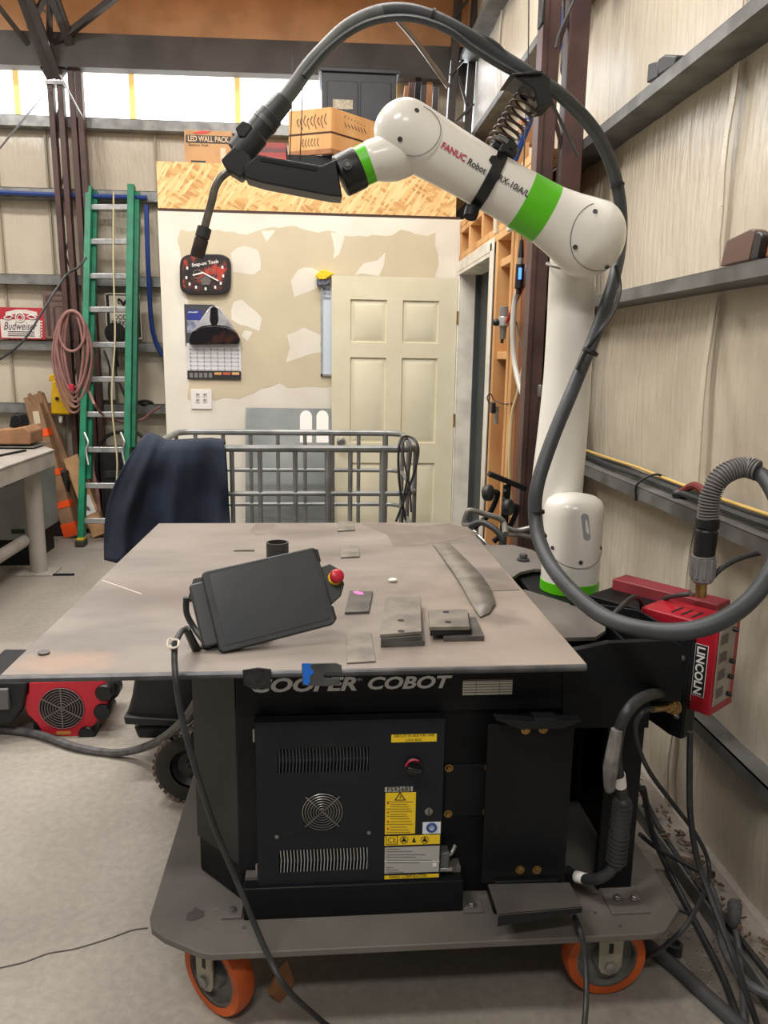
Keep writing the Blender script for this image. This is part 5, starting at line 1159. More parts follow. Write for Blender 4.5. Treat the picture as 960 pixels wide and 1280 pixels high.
sbx = A(0, 548, 5.5)
tag(G().prism(AL([(-14, 556, 5.45), (-12, 540, 5.45), (2, 536, 5.45), (14, 536, 5.45), (30, 533, 5.45), (38, 540, 5.45), (38, 556, 5.45)]), (0, .25, 0)).done('paper_bundle', M('kraft_paper', (160, 118, 84), (132, 96, 68), 6, .8, bump=.6, bscale=12), bevel=.01), 'crumpled brown paper bundle behind the workbench', 'bundle')
tag(G().prism(AL([(11, 534, 5.5), (13, 522, 5.5), (18, 518, 5.5), (24, 519, 5.5), (27, 527, 5.5), (28, 534, 5.5)]), (0, .14, 0)).done('caster_bracket', dark_paint, bevel=.008), 'small dark bracket on top of the brown paper bundle', 'bracket')
G_ = G().box((-3.0, 5.42, .86), (A(45, 560, 5.45).x, 5.75, A(20, 558, 5.45).z)); tag(G_.done('parts_tray', galv_dark, bevel=.004), 'shallow steel tray under the brown paper bundle', 'tray')
tag(G().box((A(50, 640, 6.4).x, 6.43, 0), (A(84, 640, 6.4).x, 6.52, .55)).done('shade_block', M('box_and_shade_black', (26, 26, 30), rough=.6), bevel=.01), 'black block added for the shade beside the workbench leg', 'shade block')  # added dark block standing in for the shade beside the bench leg

# ================================================================== UNDER AND LEFT OF THE TABLE
fn = thing('air_mover', 'red floor fan with round black grille under table left', 'fan', (-1.0, 3.05, 0))
yf = 2.92
fan_red = M('fan_red', (204, 40, 56), (186, 34, 50), 6, .45)
out = [(36, 853), (130, 849), (132, 858), (127, 863), (128, 872), (135, 877), (131, 887), (123, 892), (121, 903), (112, 912), (106, 922), (96, 923), (70, 920), (52, 916), (46, 905), (34, 893), (30, 884), (31, 872), (35, 866)]
G().prism(AL([(x, y, yf) for x, y in out]), (0, .30, 0)).done('fan_shell', fan_red, fn, .006)
for (x, y) in ((129, 867), (127, 891), (108, 919)): G().loft([(.030, 0), (.034, .006), (.034, .09), (.030, .096)], A(x, y, yf-.012), (0, 1, 0), 20).done('corner_wheel', black_plastic, fn)
G().loft([(.040, 0), (.040, .05)], A(137, 863, yf+.05), (0, 1, 0), 20).done('corner_wheel', black_plastic, fn)
fcn = A(77.5, 885, yf)
G().loft([(.085, 0), (.085, .001)], fcn, (0, -1, 0), 36).done('grille_recess', black_print, fn)
for k in range(8): G().torus(fcn+Vector((0, -.006, 0)), (0, 1, 0), .012+.0105*k, .0016, 32, 5).done('grille_ring', M('grille_grey', (120, 108, 108)), fn)
for k in range(3):
    t = math.pi*k/3+math.pi/2; d = Vector((math.cos(t), 0, math.sin(t)))*.086; G().beam(fcn-d+Vector((0, -.006, 0)), fcn+d+Vector((0, -.006, 0)), .004, .003).done('grille_bar', M('grille_grey', (1, 1, 1)), fn)
G().box(tuple(A(71, 918, yf)), tuple(A(88, 914, yf-.002))).done('rating_plate', M('plate_orange', (200, 140, 70)), fn)
a = Vector((A(48, 930, yf).x, yf+.1, 0)); G().box((a.x-.02, yf+.02, 0), (a.x+.04, yf+.25, .06)).done('foot', dark_paint, fn); G().box((a.x+.14, yf+.02, 0), (a.x+.2, yf+.25, .03)).done('foot', dark_paint, fn)
tb = thing('black_box', 'black box with grey latch beside the red fan, cut by frame', 'box', (-1.35, 3.0, 0))
G().prism([Vector((p.x, p.y, max(p.z, .002))) for p in AL([(-40, 853, 2.9), (33, 853, 2.9), (29, 884, 2.9), (14, 905, 2.9), (-40, 908, 2.9)])], (0, .35, 0)).done('box_body', M('box_and_shade_black', (1, 1, 1)), tb, .008)
G().box(tuple(A(-6, 885, 2.9)), tuple(A(9, 862, 2.88))).done('latch', M('latch_grey', (100, 100, 102)), tb, .004)
rod('air_hose', [Zp(-40, 905, .02), Zp(0, 911, .02), Zp(45, 917, .02), Zp(95, 934, .016), Zp(140, 941, .016), Zp(175, 936, .06), A(205, 922, 2.5), A(232, 898, 2.2), A(252, 868, 1.95), A(262, 848, 1.85)], .0155, grey_rubber, 'grey hose lying in front of the red fan and rising under table', 'hose')
dc = thing('dump_cart', 'black plastic tub cart with knobbly rubber tyre under the table', 'cart', (-.5, 2.7, 0))
G().prism(AL([(168, 846, 2.62), (262, 846, 2.62), (262, 906, 2.62), (160, 902, 2.62), (157, 896, 2.62), (164, 872, 2.62)]), (0, .62, 0)).done('tub', M('tub_black', (38, 39, 41), (30, 31, 33), 8, .5), dc, .015, seg=3)
G().prism(AL([(154, 896, 2.60), (262, 902, 2.60), (262, 911, 2.60), (156, 906, 2.60)]), (0, .66, 0)).done('tub_rim', M('tub_black', (1, 1, 1)), dc, .006)
G().prism(AL([(166, 908, 2.66), (262, 910, 2.66), (262, 925, 2.66), (172, 924, 2.66)]), (0, .52, 0)).done('tub_base', M('tub_black', (1, 1, 1)), dc, .012)
G().tube([(-.62, 3.1, .10), (-.62, 3.1, .0)], .03, 12, straight=True).done('rear_post', black_plastic, dc)
wc = Vector((A(241, 940, 2.45).x, 2.45, .128)); wax = Vector((-.12, -1, 0)).normalized()
tyre = G().loft([(.07, -.035), (.105, -.042), (.120, -.036), (.126, -.02), (.127, 0), (.126, .02), (.120, .036), (.105, .042), (.07, .035)], wc, wax, 44, cap=False).done('tyre', M('tyre_black', (48, 45, 42), (38, 36, 34), 20, .7), dc)
tu = wax.orthogonal().normalized(); tv = wax.cross(tu)
for k in range(32):
    t = 2*math.pi*k/32; d = tu*math.cos(t)+tv*math.sin(t); 
    for s_ in (-1, 1): G().obox(wc+d*.124+wax*.026*s_, (.014, .022, .012), Matrix((d.cross(wax), wax, d)).transposed()).done('tread_block', M('tread_dusty', (112, 100, 88), (70, 64, 58), 30, .8), tyre)
G().loft([(.07, .02), (.066, .028), (.05, .01), (.022, .01), (.022, .03), (.012, .032), (.012, .045), (0, .045)], wc, wax, 32, cap=False).done('wheel_rim', M('rim_black', (40, 38, 38), rough=.5), dc)
G().cyl(wc, wc+Vector((.05, .4, .02)), .01, n=10).done('axle', dark_paint, dc)
rod('thin_lead', AL([(263, 850, 1.7), (262, 868, 1.68), (252, 888, 1.75), (238, 905, 1.9), (225, 915, 2.1)]), .003, black_rubber, 'thin black lead curving beside the cabinet corner', 'lead')
tag(G().prism([Zp(338, 1229, .09), Zp(347, 1213, .11), Zp(357, 1240, .03), Zp(350, 1254, .0), Zp(334, 1240, .04)], (.02, .03, 0)).done('wood_offcut', wood_shade), 'small wood offcut standing on the floor under the cart', 'offcut')

# ================================================================== RIGHT: cables at the wire feeder and on the floor
def cable(pts, r, label, mat=black_rubber, name='cable', n=9): return rod(name, pts, r, mat, label, 'cable', n)
wc1 = thing('weld_cable', 'thick black cable with big ribbed connector from feeder to the cabinet', 'cable', tuple(A(770, 1000, 1.50)))
G().tube([A(836, 868, 1.66), A(820, 867, 1.56), A(800, 874, 1.49), A(784, 890, 1.45), A(774, 914, 1.46), A(770, 950, 1.47), A(775, 975, 1.49), A(778, 998, 1.50)], .0125, 12).done('cable_jacket', black_rubber, wc1)
G().tube(AL([(771, 912, 1.45), (768, 930, 1.45), (763, 960, 1.45), (762, 985, 1.46), (764, 990, 1.46)]), [.012, .014, .016, .012, .004], 10).done('wrapped_tag', M('plastic_tag', (128, 126, 122), (96, 95, 92), 30, .3), wc1)
cA, cB = A(779, 1000, 1.50), A(770, 1078, 1.50)
G().loft([(.010, -.01), (.019, 0), (.021, .02), (.021, .15), (.019, (cB-cA).length), (.012, (cB-cA).length+.015)], cA, cB-cA, 24).done('connector_body', M('connector_black', (48, 48, 50), rough=.5), wc1)
for k in range(14):
    if k == 6: continue
    t = .06+.9*k/13; p = cA.lerp(cB, t); r = .0235 if k > 6 else .0225
    G().loft([(.02, -.0025), (r, -.002), (r, .002), (.02, .0025)], p, cB-cA, 20, cap=False).done('connector_rib', M('connector_black', (1, 1, 1)), wc1)
G().tube(AL([(769, 1078, 1.50), (762, 1090, 1.50), (748, 1098, 1.51), (732, 1099, 1.54), (716, 1093, 1.58), (708, 1088, 1.6)]), .0125, 12).done('cable_jacket', black_rubber, wc1)
G().loft([(.0132, 0), (.0132, .03)], A(733, 1099, 1.54), A(722, 1096, 1.56)-A(733, 1099, 1.54), 14).done('white_label', white_mat, wc1)
G().loft([(.0132, 0), (.0132, .035)], A(774, 968, 1.485), A(777, 992, 1.5)-A(774, 968, 1.485), 14).done('white_label', white_mat, wc1)
cable([A(816, 887, 1.528), A(805, 889, 1.50), A(795, 905, 1.50), A(797, 930, 1.52), A(812, 965, 1.55), A(840, 1003, 1.62), A(868, 1040, 1.66), A(884, 1072, 1.66), A(886, 1098, 1.62), A(876, 1125, 1.56), A(855, 1160, 1.5), A(825, 1187, 1.52), A(800, 1200, 1.6)], .0055, 'thin black cable drooping in a wide bend from the brass fitting')
cable([A(863, 915, 1.60), A(862, 960, 1.6), A(863, 1020, 1.6), A(872, 1075, 1.6), A(888, 1120, 1.55), A(905, 1165, 1.48), A(922, 1210, 1.42), Zp(948, 1285, .01)], .0075, 'straight black cable dropping from the bracket bottom to the floor')
cable([A(804, 985, 1.9), Zp(815, 1040, .12), Zp(832, 1080, .03), Zp(852, 1120, .012), Zp(878, 1170, .012), Zp(905, 1225, .012), Zp(928, 1290, .012)], .009, 'black cable on the floor beside the cart, left of the wall angle')
cable([Zp(800, 1043, .12), Zp(818, 1058, .06), Zp(850, 1076, .09), Zp(878, 1092, .11)], .007, 'short dark cable crossing behind the cart toward the wall')
cable([Zp(880, 1090, .06), Zp(898, 1140, .07), Zp(905, 1185, .07), Zp(930, 1225, .07), Zp(962, 1245, .07), Zp(990, 1250, .07)], .012, 'thick grey cable lying on the wall angle at lower right', grey_rubber)
cable([Zp(916, 1145, .1), Zp(924, 1190, .04), Zp(928, 1230, .02), Zp(931, 1300, .012)], .0075, 'grey cord rising to a moulded plug at lower right', grey_rubber)
tag(G().loft([(.008, 0), (.016, .02), (.018, .06), (.012, .07)], Zp(917, 1158, .085), Vector((0, .1, 1)), 16).done('plug', grey_rubber), 'grey moulded plug standing against the wall at lower right', 'plug')
cable([Zp(795, 975, .1), Zp(822, 1030, .02), Zp(850, 1075, .02), Zp(880, 1115, .02), Zp(915, 1160, .02), Zp(970, 1230, .02)], .008, 'long dark cable lying in the gutter along the wall base')
cable([A(718, 1146, 1.47), A(726, 1165, 1.425), A(731, 1195, 1.405), A(733, 1230, 1.37), A(732, 1262, 1.33), A(729, 1320, 1.28), Vector((.52, 1.18, .0065)), Vector((.5, .95, .0065)), Vector((.6, .7, .0065))], .0062, 'black cable dropping from the holder shelf to the floor')
fp_ = tag(G().tube([Zp(690, 1128, .018), Zp(760, 1150, .018), Zp(833, 1200, .018), Zp(880, 1242, .018), Zp(935, 1292, .018)], .018, 12).done('floor_hose', M('floor_hose_grey', (70, 70, 72), rough=.6)), 'dark grey hose lying on the floor beside the right caster', 'hose')
tag(G().loft([(.02, 0), (.02, .03), (.012, .032), (.012, .02), (.001, .02)], Zp(842, 1192, .0), Z3, 24).done('rubber_cap', black_rubber), 'round black rubber cap on the floor beside the deck corner', 'cap')
tag(G().tube([Zp(848, 1138, .20), Zp(862, 1142, .20), Zp(866, 1141, .19)], .004, 8).done('lock_lever', dark_paint), 'small dark lever sticking out by the deck corner', 'lever')
# steel angle and debris along the wall foot
ag = struct(G().box((1.045, -1, 0), (1.052, 3.2, .05)).box((1.052, -1, 0), (1.09, 3.2, .006)).done('baseboard_right', galv_dark))
G().prism([(x, y, .0004) for x, y in [(.93+.03*noise.noise(Vector((k*.6, 2, 2))), -1+.15*k) for k in range(30)]+[(1.19, 3.4), (1.19, -1)]], (0, 0, .0004)).done('dust_strip', M('gutter_dust', (112, 104, 96), (140, 132, 122), 9, .85, lo=.35, hi=.7), fl)
dbs = G(); rr = random.Random(9)
for k in range(320):
    y = rr.uniform(1.3, 2.6); x = rr.uniform(1.06, 1.155)
    if 1.72 < y < 2.15 or rr.random() < .35:
        s_ = rr.uniform(.4, 1); dbs.obox((x, y, .012+rr.random()*.018), (.022*s_, .010*s_, .004), Matrix.Rotation(rr.uniform(0, 3), 3, 'Z') @ Matrix.Rotation(rr.uniform(-.6, .6), 3, 'X'))
tag(dbs.done('wood_chips', M('chips_brown', (98, 76, 60), (62, 48, 40), 30, .8)), 'brown wood chips and leaves in the gutter at the wall foot', 'debris', kind='stuff')
grt = G()
for k in range(260):
    y = rr.uniform(1.3, 2.0); x = rr.uniform(.90, 1.04); s_ = rr.uniform(.2, 1)
    grt.obox((x, y, .002), (.007*s_, .006*s_, .003), Matrix.Rotation(rr.uniform(0, 3), 3, 'Z'))
tag(grt.done('grit', M('grit_grey', (150, 144, 136), (110, 102, 94), 30, .8)), 'scattered grit on the dusty floor between cart and wall', 'debris', kind='stuff')

# ================================================================== RIGHT WALL: things on the girts, columns, stud wall fittings
GX = XW-.12
def girt_line(y0, y1, z, x, n=12, amp=.012, seed=0): return [(x+amp*noise.noise(Vector((k*.7, seed, 0))), y0+(y1-y0)*k/(n-1), z+.004*noise.noise(Vector((k*.9, seed, 5)))) for k in range(n)]
cable(girt_line(-1.4, 5.0, 1.0975, GX+.05, 26, .03, 1), .011, 'black cable lying along the low wall girt')
cable(girt_line(-1.4, 4.6, 1.095, GX+.09, 26, .02, 2), .009, 'second dark cable along the low wall girt, against the wall')
cable(girt_line(-1.4, 4.8, 1.115, GX+.075, 28, .03, 3), .0055, 'yellow cord lying on the black cables of low girt', M('yellow_cord', (206, 172, 96), rough=.6))
tag(G().tube([(GX-.003, 2.52, 1.03), (GX-.003, 2.52, 1.088), (GX+.05, 2.5, 1.125), (GX+.11, 2.5, 1.10)], .004, 6).done('zip_tie', black_print), 'black tie wrapped round the low girt cables', 'tie')
pl_ = thing('pliers', 'black and red gripped pliers lying on the low girt', 'pliers', tuple(Xp(858, 620, 1.13)))
G().ball(Xp(850, 622, 1.13)+Vector((0, 0, .01)), .026, (1, .9, .8)).done('grip', black_plastic, pl_, ang=180)
G().tube([Xp(852, 620, 1.13)+Vector((0, 0, .015)), Xp(868, 615, 1.13)+Vector((0, 0, .02)), Xp(884, 622, 1.13)+Vector((0, 0, .01))], .012, 8).done('grip', M('dark_red_grip', (120, 36, 34)), pl_, label='dark red grip')
# dark binders on the middle girt
def bk(name, lab, pts, y0, y1, mat, cat='binder'):
    return tag(G().prism([Vector(p) for p in pts], (0, y1-y0, 0)).done(name, mat, bevel=.004), lab, cat)
m0_ = Xp(905, 332, 1.12); 
bka = thing('brown_binder', 'brown binder leaning on the middle wall girt', 'binder', (1.12, 2.45, 1.762))
G().prism([Xp(900, 333, 1.13), Xp(908, 301, 1.13), Xp(938, 286, 1.13), Xp(944, 288, 1.13), Xp(936, 325, 1.13)], (.035, 0, 0)).done('cover', M('binder_brown', (98, 72, 62), rough=.5), bka, .003)
tag(G().prism([Xp(937, 325, 1.10), Xp(944, 289, 1.10), Xp(950, 290, 1.10), Xp(953, 295, 1.10), Xp(947, 323, 1.10)], (.08, 0, 0)).done('black_binder', black_plastic, bevel=.004), 'thin black binder in front of the brown one on middle girt', 'binder')
tag(G().prism([Xp(955, 322, 1.12), Xp(956, 296, 1.12), Xp(975, 286, 1.12), Xp(975, 316, 1.12)], (.06, 0, 0)).done('orange_box', M('orange_card', (214, 150, 112)), bevel=.003), 'pale orange box at the right frame edge on middle girt', 'box')
fl_ = thing('flood_light', 'small black flood light standing on the top girt', 'light', tuple(Xp(828, 100, 1.12)))
G().prism([Xp(822, 95, 1.10), Xp(822, 74, 1.10), Xp(830, 68, 1.10), Xp(845, 69, 1.10), Xp(843, 82, 1.10)], (.07, 0, 0)).done('lamp_housing', M('flood_black', (36, 36, 38), rough=.5), fl_, .006)
G().prism([Xp(808, 104, 1.11), Xp(810, 80, 1.11), Xp(822, 76, 1.11), Xp(822, 96, 1.11)], (.05, 0, 0)).done('heat_sink', black_plastic, fl_, .004)
# main building columns against the right wall
YQ = 3.32
rcn = thing('steel_column', 'tall red brown twin column against right wall behind the robot', 'column', (.98, YQ, 0))
xl, xr_ = A(692, 0, YQ).x, A(720, 0, YQ).x
G().box((xl-.036, YQ, 0), (xl+.036, YQ+.09, 4.44)).done('chord', brown_steel, rcn, .003)
G().box((xl-.040, YQ-.012, 0), (xl-.018, YQ, 4.44)).done('flange', brown_steel, rcn, .002)
xr2 = 1.035
G().box((xr2-.04, YQ+.02, 0), (xr2+.045, YQ+.10, 4.44)).done('chord', brown_steel, rcn, .003)
for k in range(12):
    z0_ = .1+k*.36; s_ = k % 2
    G().beam((xl if s_ else xr2, YQ+.05, z0_), (xr2 if s_ else xl, YQ+.05, z0_+.36), .014, .014, (0, 1, 0)).done('lacing', brown_steel, rcn)
G().box((xl+.02, YQ-.06, 2.15+.0), (xl+.05, YQ, 2.2)).done('bracket', galv, rcn) if False else None
sw = thing('switch_box', 'small grey switch box on the brown column', 'switch', tuple(A(674, 492, YQ-.02)))
G().box(tuple(A(671, 496, YQ-.013)), tuple(A(678, 481, YQ-.045))).done('box_body', galv, sw, .003)
G().tube(AL([(674, 496, YQ-.03), (671, 508, YQ-.03), (673, 520, YQ-.03), (670, 530, YQ-.03)]), .003, 6).done('lead', black_rubber, sw)
tag(G().box(tuple(A(671, 38, YQ-.02)), tuple(A(683, -12, YQ-.09))).done('black_fixture', black_plastic, bevel=.004), 'black oblong box fixed high on the brown column', 'box')
rod('blue_pipe', [A(722, -70, 3.62), A(712, -20, 3.66), A(700, 50, 3.72), A(672, 125, 3.8), A(645, 195, 3.88), A(632, 230, 3.92)], .018, bp, 'blue pipe slanting behind the coil spring and columns', 'pipe')
rod('wall_cable', [A(706, -10, 3.45), A(705, 60, 3.45), A(703, 90, 3.45), A(712, 105, 3.45), A(707, 150, 3.45), A(706, 240, 3.45)], .009, black_rubber, 'black cable hanging between the two column chords', 'cable')
rod('wall_cable', [A(720, -5, 3.25), A(700, 40, 3.25), A(695, 60, 3.25)], .006, black_rubber, 'short black lead slanting across the top of the column', 'cable')
rod('hanging_wire', [A(661, -5, 3.5), A(660, 80, 3.5), A(655, 200, 3.5), A(653, 270, 3.5), A(652, 300, 3.5)], .003, black_rubber, 'thin wire hanging left of the brown column to the glowing lamp', 'wire')
# glowing pen lamp
gl = thing('inspection_lamp', 'slim black inspection lamp with glowing blue light hanging by stud wall', 'lamp', tuple(A(650, 365, 3.5)))
yg = 3.5
G().cyl(A(652, 300, yg), A(651, 322, yg), .008, .014, 14).done('cable_boot', black_plastic, gl); G().cyl(A(651, 322, yg), A(650.5, 330, yg), .013, n=14).done('collar', steel, gl)
G().cyl(A(650.5, 330, yg), A(648.5, 361, yg), .0195, n=18).done('lamp_body', black_plastic, gl, .003)
G().obox(A(650, 342, yg-.019), (.014, .004, .05)).done('glow_window', M('blue_glow', (70, 130, 255), emit=2.2), gl, .002)
G().cyl(A(648.5, 361, yg), A(648, 368, yg), .012, n=12).done('tip', black_plastic, gl)
# regulator, hoses and fittings on the stud wall
yy_ = 3.84
rg = thing('air_regulator', 'grey air regulator with black knob mounted on the stud wall', 'regulator', tuple(A(629, 410, yy_)))
G().cyl(A(630, 383, yy_), A(630, 396, yy_), .022, n=18).done('bonnet', M('reg_grey', (120, 120, 118), rough=.5), rg, .002)
G().cyl(A(630, 396, yy_), A(629, 408, yy_), .026, n=18).done('regulator_body', alu, rg, .003); G().cyl(A(629, 408, yy_), A(628, 424, yy_), .018, .014, 18).done('bowl', galv, rg)
G().ball(A(620, 403, yy_), .018).done('knob', black_plastic, rg, ang=180); G().cyl(A(628, 424, yy_), A(627, 429, yy_), .008, n=8).done('drain', black_plastic, rg)
rod('red_hose', AL([(634, 402, yy_-.04), (640, 388, 3.7), (648, 370, 3.62), (658, 350, 3.55), (664, 340, 3.5)]), .009, M('bright_red_hose', (196, 52, 40)), 'red hose rising from the regulator to the brown column', 'hose')
rod('white_hose', AL([(664, 322, 3.5), (652, 355, 3.55), (644, 375, 3.6), (641, 410, 3.6), (643, 450, 3.58), (649, 480, 3.5), (656, 500, 3.42)]), .013, M('pale_grey_hose', (186, 184, 176), rough=.5), 'pale grey hose hanging in a bow beside the regulator', 'hose')
rod('yellow_hose', AL([(660, 440, 3.45), (655, 455, 3.5), (648, 490, 3.55), (640, 520, 3.6), (637, 570, 3.6), (638, 620, 3.6), (641, 650, 3.6)]), .010, M('pale_yellow_hose', (206, 184, 140), rough=.5), 'pale yellow hose running down the stud wall', 'hose')
rod('thin_cord', AL([(641, 394, 3.7), (646, 405, 3.6), (650, 425, 3.55), (655, 438, 3.5), (660, 442, 3.45)]), .004, black_rubber, 'thin black cord curling from regulator to the column', 'cord')
pb = thing('plug_adapter', 'black plug adapter with grey fitting on the stud wall', 'plug', tuple(A(618, 530, 3.95)))
G().box(tuple(A(612, 516, 3.93)), tuple(A(620, 503, 3.88))).done('adapter_body', black_plastic, pb, .004); G().cyl(A(621, 508, 3.9), A(620, 530, 3.9), .012, n=12).done('fitting', steel, pb)
G().tube(AL([(612, 505, 3.9), (609, 497, 3.9), (613, 492, 3.9), (618, 500, 3.9), (630, 505, 3.85), (642, 504, 3.75)]), .003, 6).done('lead', black_rubber, pb)
vp = thing('pipe_fitting', 'white plastic pipe fitting under the forearm on the stud wall', 'fitting', tuple(A(630, 300, 3.8)))
G().tube(AL([(620, 262, 3.9), (620, 275, 3.9), (620, 292, 3.9)]), .013, 10).done('riser', M('pvc_cream', (216, 204, 178)), vp); G().tube(AL([(620, 270, 3.9), (632, 271, 3.85)]), .011, 10).done('cross_pipe', M('pvc_cream', (1, 1, 1)), vp)
G().box(tuple(A(633, 290, 3.82)), tuple(A(641, 270, 3.78))).done('junction_box', M('pvc_white', (206, 206, 200)), vp, .004)
# lumber on top of the partition
for i_, (x0_, y0_, x1_, y1_, yq_, lab) in enumerate(((629, 208, 662, 178, 4.0, 'pale plywood offcut on top of the stud wall behind the forearm'), (650, 180, 715, 150, 4.2, 'brown plank lying behind the brown column chords'), (683, 235, 712, 190, 3.9, 'tan plywood board standing between the column chords'))):
    tag(G().box(tuple(A(x0_, y0_, yq_)), tuple(A(x1_, y1_, yq_)+Vector((0, .06, 0)))).done('lumber', (wood_pine, wood_shade, wood_shade)[i_], bevel=.002), lab, 'lumber')

# ================================================================== ON TOP OF THE OFFICE
ZR = 2.652
lb = thing('lamp_carton', 'brown cardboard carton with black lettering band on office roof', 'carton', (A(260, 200, 5.62).x, 5.7, ZR))
a = A(230, 162, 5.62); b = A(289, 165, 5.62)
G().box((a.x, 5.62, ZR), (b.x, 5.9, a.z)).done('carton_body', cardboard, lb, .003)
G().box((a.x+.01, 5.618, A(260, 179, 5.62).z), (b.x-.002, 5.6195, A(260, 169.5, 5.62).z)).done('print_band', M('carton_black', (44, 40, 40)), lb)
q0 = A(235, 176.5, 5.616); q1 = A(286, 178, 5.616); text('lettering', 'LED WALL PACK', M('carton_pale', (206, 176, 140)), lb, q0, X3, Z3, (q1-q0).x, .036, bold=.02)
q0 = A(236, 183, 5.617); text('lettering', 'Battery Pack', M('carton_black', (1, 1, 1)), lb, q0, X3, Z3, .13, .02)
G().prism(AL([(240, 166, 5.618), (252, 163.5, 5.618), (265, 164, 5.618), (258, 166.5, 5.618), (248, 167.5, 5.618)]), (0, -.001, 0)).done('red_swoosh', M('swoosh_red', (208, 60, 60)), lb)
G().box(tuple(A(239, 205, 5.62)), tuple(A(257, 201, 5.618))).done('print_band', M('carton_black', (1, 1, 1)), lb)
G().box(tuple(A(276, 207, 5.62)), tuple(A(282, 185, 5.618))).done('tape_strip', M('tape_clear', (198, 176, 146), rough=.3), lb)
cr = thing('wooden_crate', 'scribbled wooden crate, corner towards camera, on office roof', 'crate', (A(415, 190, 5.55).x, 5.7, 2.78))
Cn = A(414, 192, 5.55); zt_c = A(414, 135, 5.55).z; zb_c = Cn.z
L1 = A(361, 190, 5.68); R1 = A(471, 190, 5.85)
def wall_(P0, P1, z0_, z1_, nm, mt): 
    d = (P1-P0); d.z = 0; n = d.cross(Z3).normalized(); return G().prism([Vector((P0.x, P0.y, z0_)), Vector((P1.x, P1.y, z0_)), Vector((P1.x, P1.y, z1_)), Vector((P0.x, P0.y, z1_))], (0, .02, 0)).done(nm, mt, cr, .002)
zm = A(414, 165, 5.55).z
for (P0, P1) in ((Cn, L1), (Cn, R1)):
    wall_(P0, P1, zb_c+.03, zm-.006, 'crate_board', wood_pine); wall_(P0, P1, zm+.006, zt_c-.004, 'crate_board', wood_pine); wall_(P0, P1, zm-.006, zm+.006, 'batten_gap', M('gap_dark', (1, 1, 1)))
    wall_(P0+Vector((0, -.006, 0)), P1+Vector((0, -.006, 0)), zb_c, zb_c+.034, 'crate_skid', wood_shade)
o4 = L1+(R1-Cn)
G().prism([Vector((p.x, p.y+.005, zt_c-.004)) for p in (Cn, L1, o4, R1)], (0, 0, .012)).done('crate_lid', wood_pine, cr, .002)
for k in range(9):
    t = .12+.08*k; p = Cn.lerp(L1, t); G().tube([Vector((p.x, p.y-.003, zt_c-.03-.01*(k % 3))), Vector((p.x-.012, p.y-.002, zt_c-.07)), Vector((p.x+.006, p.y-.003, zt_c-.10-.02*(k % 2)))], .0025, 4, sub=2).done('scribble', black_print, cr)
for k in range(6):
    t = .3+.07*k; p = Cn.lerp(L1, t); G().tube([Vector((p.x, p.y-.003, zm-.03)), Vector((p.x-.01, p.y-.002, zm-.06)), Vector((p.x+.004, p.y-.003, zm-.08))], .0022, 4, sub=2).done('scribble', black_print, cr)
for k in range(7):
    t = .3+.07*k; p = Cn.lerp(R1, t); G().tube([Vector((p.x, p.y-.003, zt_c-.02-.004*k)), Vector((p.x-.012, p.y-.006, zt_c-.05)), Vector((p.x+.01, p.y-.001, zt_c-.09))], .0025, 4, sub=2).done('scribble', black_print, cr)
tag(G().box((A(362, 195, 5.6).x-.02, 5.60, ZR), (A(470, 195, 5.8).x, 6.05, zb_c-.002)).done('storage_tote', dark_paint, bevel=.006), 'low dark tote under the wooden crate on office roof', 'tote')
tag(G().box((A(322, 190, 5.7).x, 5.7, ZR), (A(358, 190, 5.7).x, 5.95, A(340, 178, 5.7).z)).done('red_case', M('case_red', (186, 60, 50), (60, 56, 60), 2.5, .5, stretch=(.1, .1, 6)), bevel=.004), 'flat red and dark case left of the wooden crate', 'case')
bc_ = thing('black_cabinet', 'black two door cabinet standing high behind the wooden crate', 'cabinet', (A(450, 150, 6.15).x, 6.3, ZR))
a = A(402, 84, 6.15); b = A(496, 88, 6.15); cm = M('cabinet_black_blue', (34, 37, 46), (42, 46, 56), 5, .5)
G().box((a.x, 6.15, ZR), (b.x, 6.55, a.z-.02)).done('cabinet_body', cm, bc_, .005)
xm_ = [a.x+.03, a.x+(b.x-a.x)*.5, b.x-.03]
for k in range(2): G().box((xm_[k]+.01, 6.135, ZR+.05), (xm_[k+1]-.01, 6.15, a.z-.09)).done('cabinet_door', cm, bc_, .004)
G().box((a.x-.02, 6.13, a.z-.03), (b.x+.02, 6.57, a.z)).done('cabinet_top', cm, bc_, .005)
G().box(tuple(A(416, 136, 6.133)), tuple(A(441, 125, 6.130))).done('paper_notice', M('notice_cream', (200, 192, 172), (150, 140, 122), 60, .6), bc_)
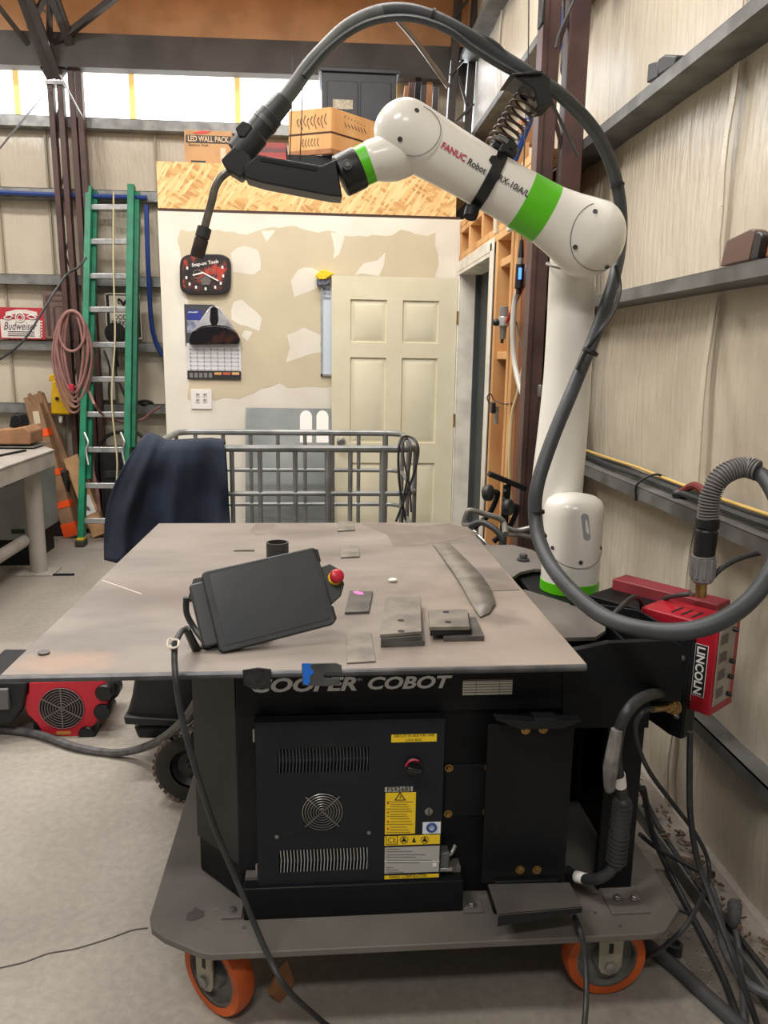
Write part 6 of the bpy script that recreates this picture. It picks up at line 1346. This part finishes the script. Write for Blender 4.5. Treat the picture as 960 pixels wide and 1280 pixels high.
for i_, (x, tp_, c_) in enumerate(((505, 108, wood_shade), (511, 100, brown_steel), (519, 98, dark_paint), (526, 106, grey_truss), (533, 104, wood_shade), (541, 108, grey_truss))):
    t = A(x+4, tp_, 6.6); b = Vector((A(x-2, 150, 6.3).x, 6.3, ZR+.01))
    tag(G().beam(t, b, .045, .03, (0, 1, 0)).done('plank', c_, bevel=.002), ('short tan plank', 'red brown plank', 'tall charcoal plank', 'grey plank', 'second tan plank', 'rightmost grey plank')[i_]+' leaning right of the black cabinet', 'plank')
# corner column and brace
ccn = thing('corner_column', 'dark lattice corner column in the far right corner under roof', 'column', (1.0, 6.55, 0))
for px0, px1 in ((556, 572), (578, 590)): 
    G().beam(A(px0+18, -20, 6.55), Vector((A(px0, 160, 6.55).x, 6.55, 2.3)), .06, .08, (0, 1, 0)).done('chord', grey_truss, ccn, .003)
for k in range(5): G().beam(A(573 if k % 2 else 592, -10+35*k, 6.5), A(592-k*3 if k % 2 else 566-k*2, 25+35*k, 6.5), .02, .02, (0, 1, 0)).done('lacing', grey_truss, ccn)
rod('brace_tube', AL([(482, 8, 5.9), (520, 52, 6.2), (560, 108, 6.5)]), .020, M('brace_tan', (128, 116, 104), rough=.5), 'pale slanting brace tube under the roof right of centre', 'tube')
for i_, (x, x2) in enumerate(((366, 364), (379, 377))): rod('hanging_wire', AL([(x, 70, 5.5), (x2, 150, 5.5), (x2-2, 200, 5.6)]), .0035, black_rubber, ('left', 'right')[i_]+' thin wire hanging before the daylight panels beside the crate', 'wire')
tag(G().box((A(551, 178, 5.9).x, 5.9, ZR), tuple(A(581, 152, 5.9)+Vector((0, .3, 0)))).done('slatted_crate', M('crate_dark', (92, 78, 66), (60, 52, 46), 3, .7, stretch=(.2, .2, 8)), bevel=.003), 'small dark crate on the office roof just above the forearm', 'crate')

# repeats share a group
GROUPS = {'steel_plate': 'steel plates on the table top', 'lattice_column': 'lattice columns at the back left', 'plank': 'planks beside the black cabinet',
          'cable': 'loose cables by the wall and cart', 'cardboard_box': 'long cardboard boxes leaning at the back', 'lumber': 'lumber on top of the stud wall',
          'hanging_wire': 'thin hanging wires', 'drop_cable': 'cables hanging behind the ladder', 'power_cord': 'cords looped on the cage corner', 'wall_cable': 'cables on the brown column'}
for o in list(C.objects):
    if o.parent is None and 'label' in o:
        b = o.name.split('.')[0]
        if b in GROUPS: o['group'] = GROUPS[b]
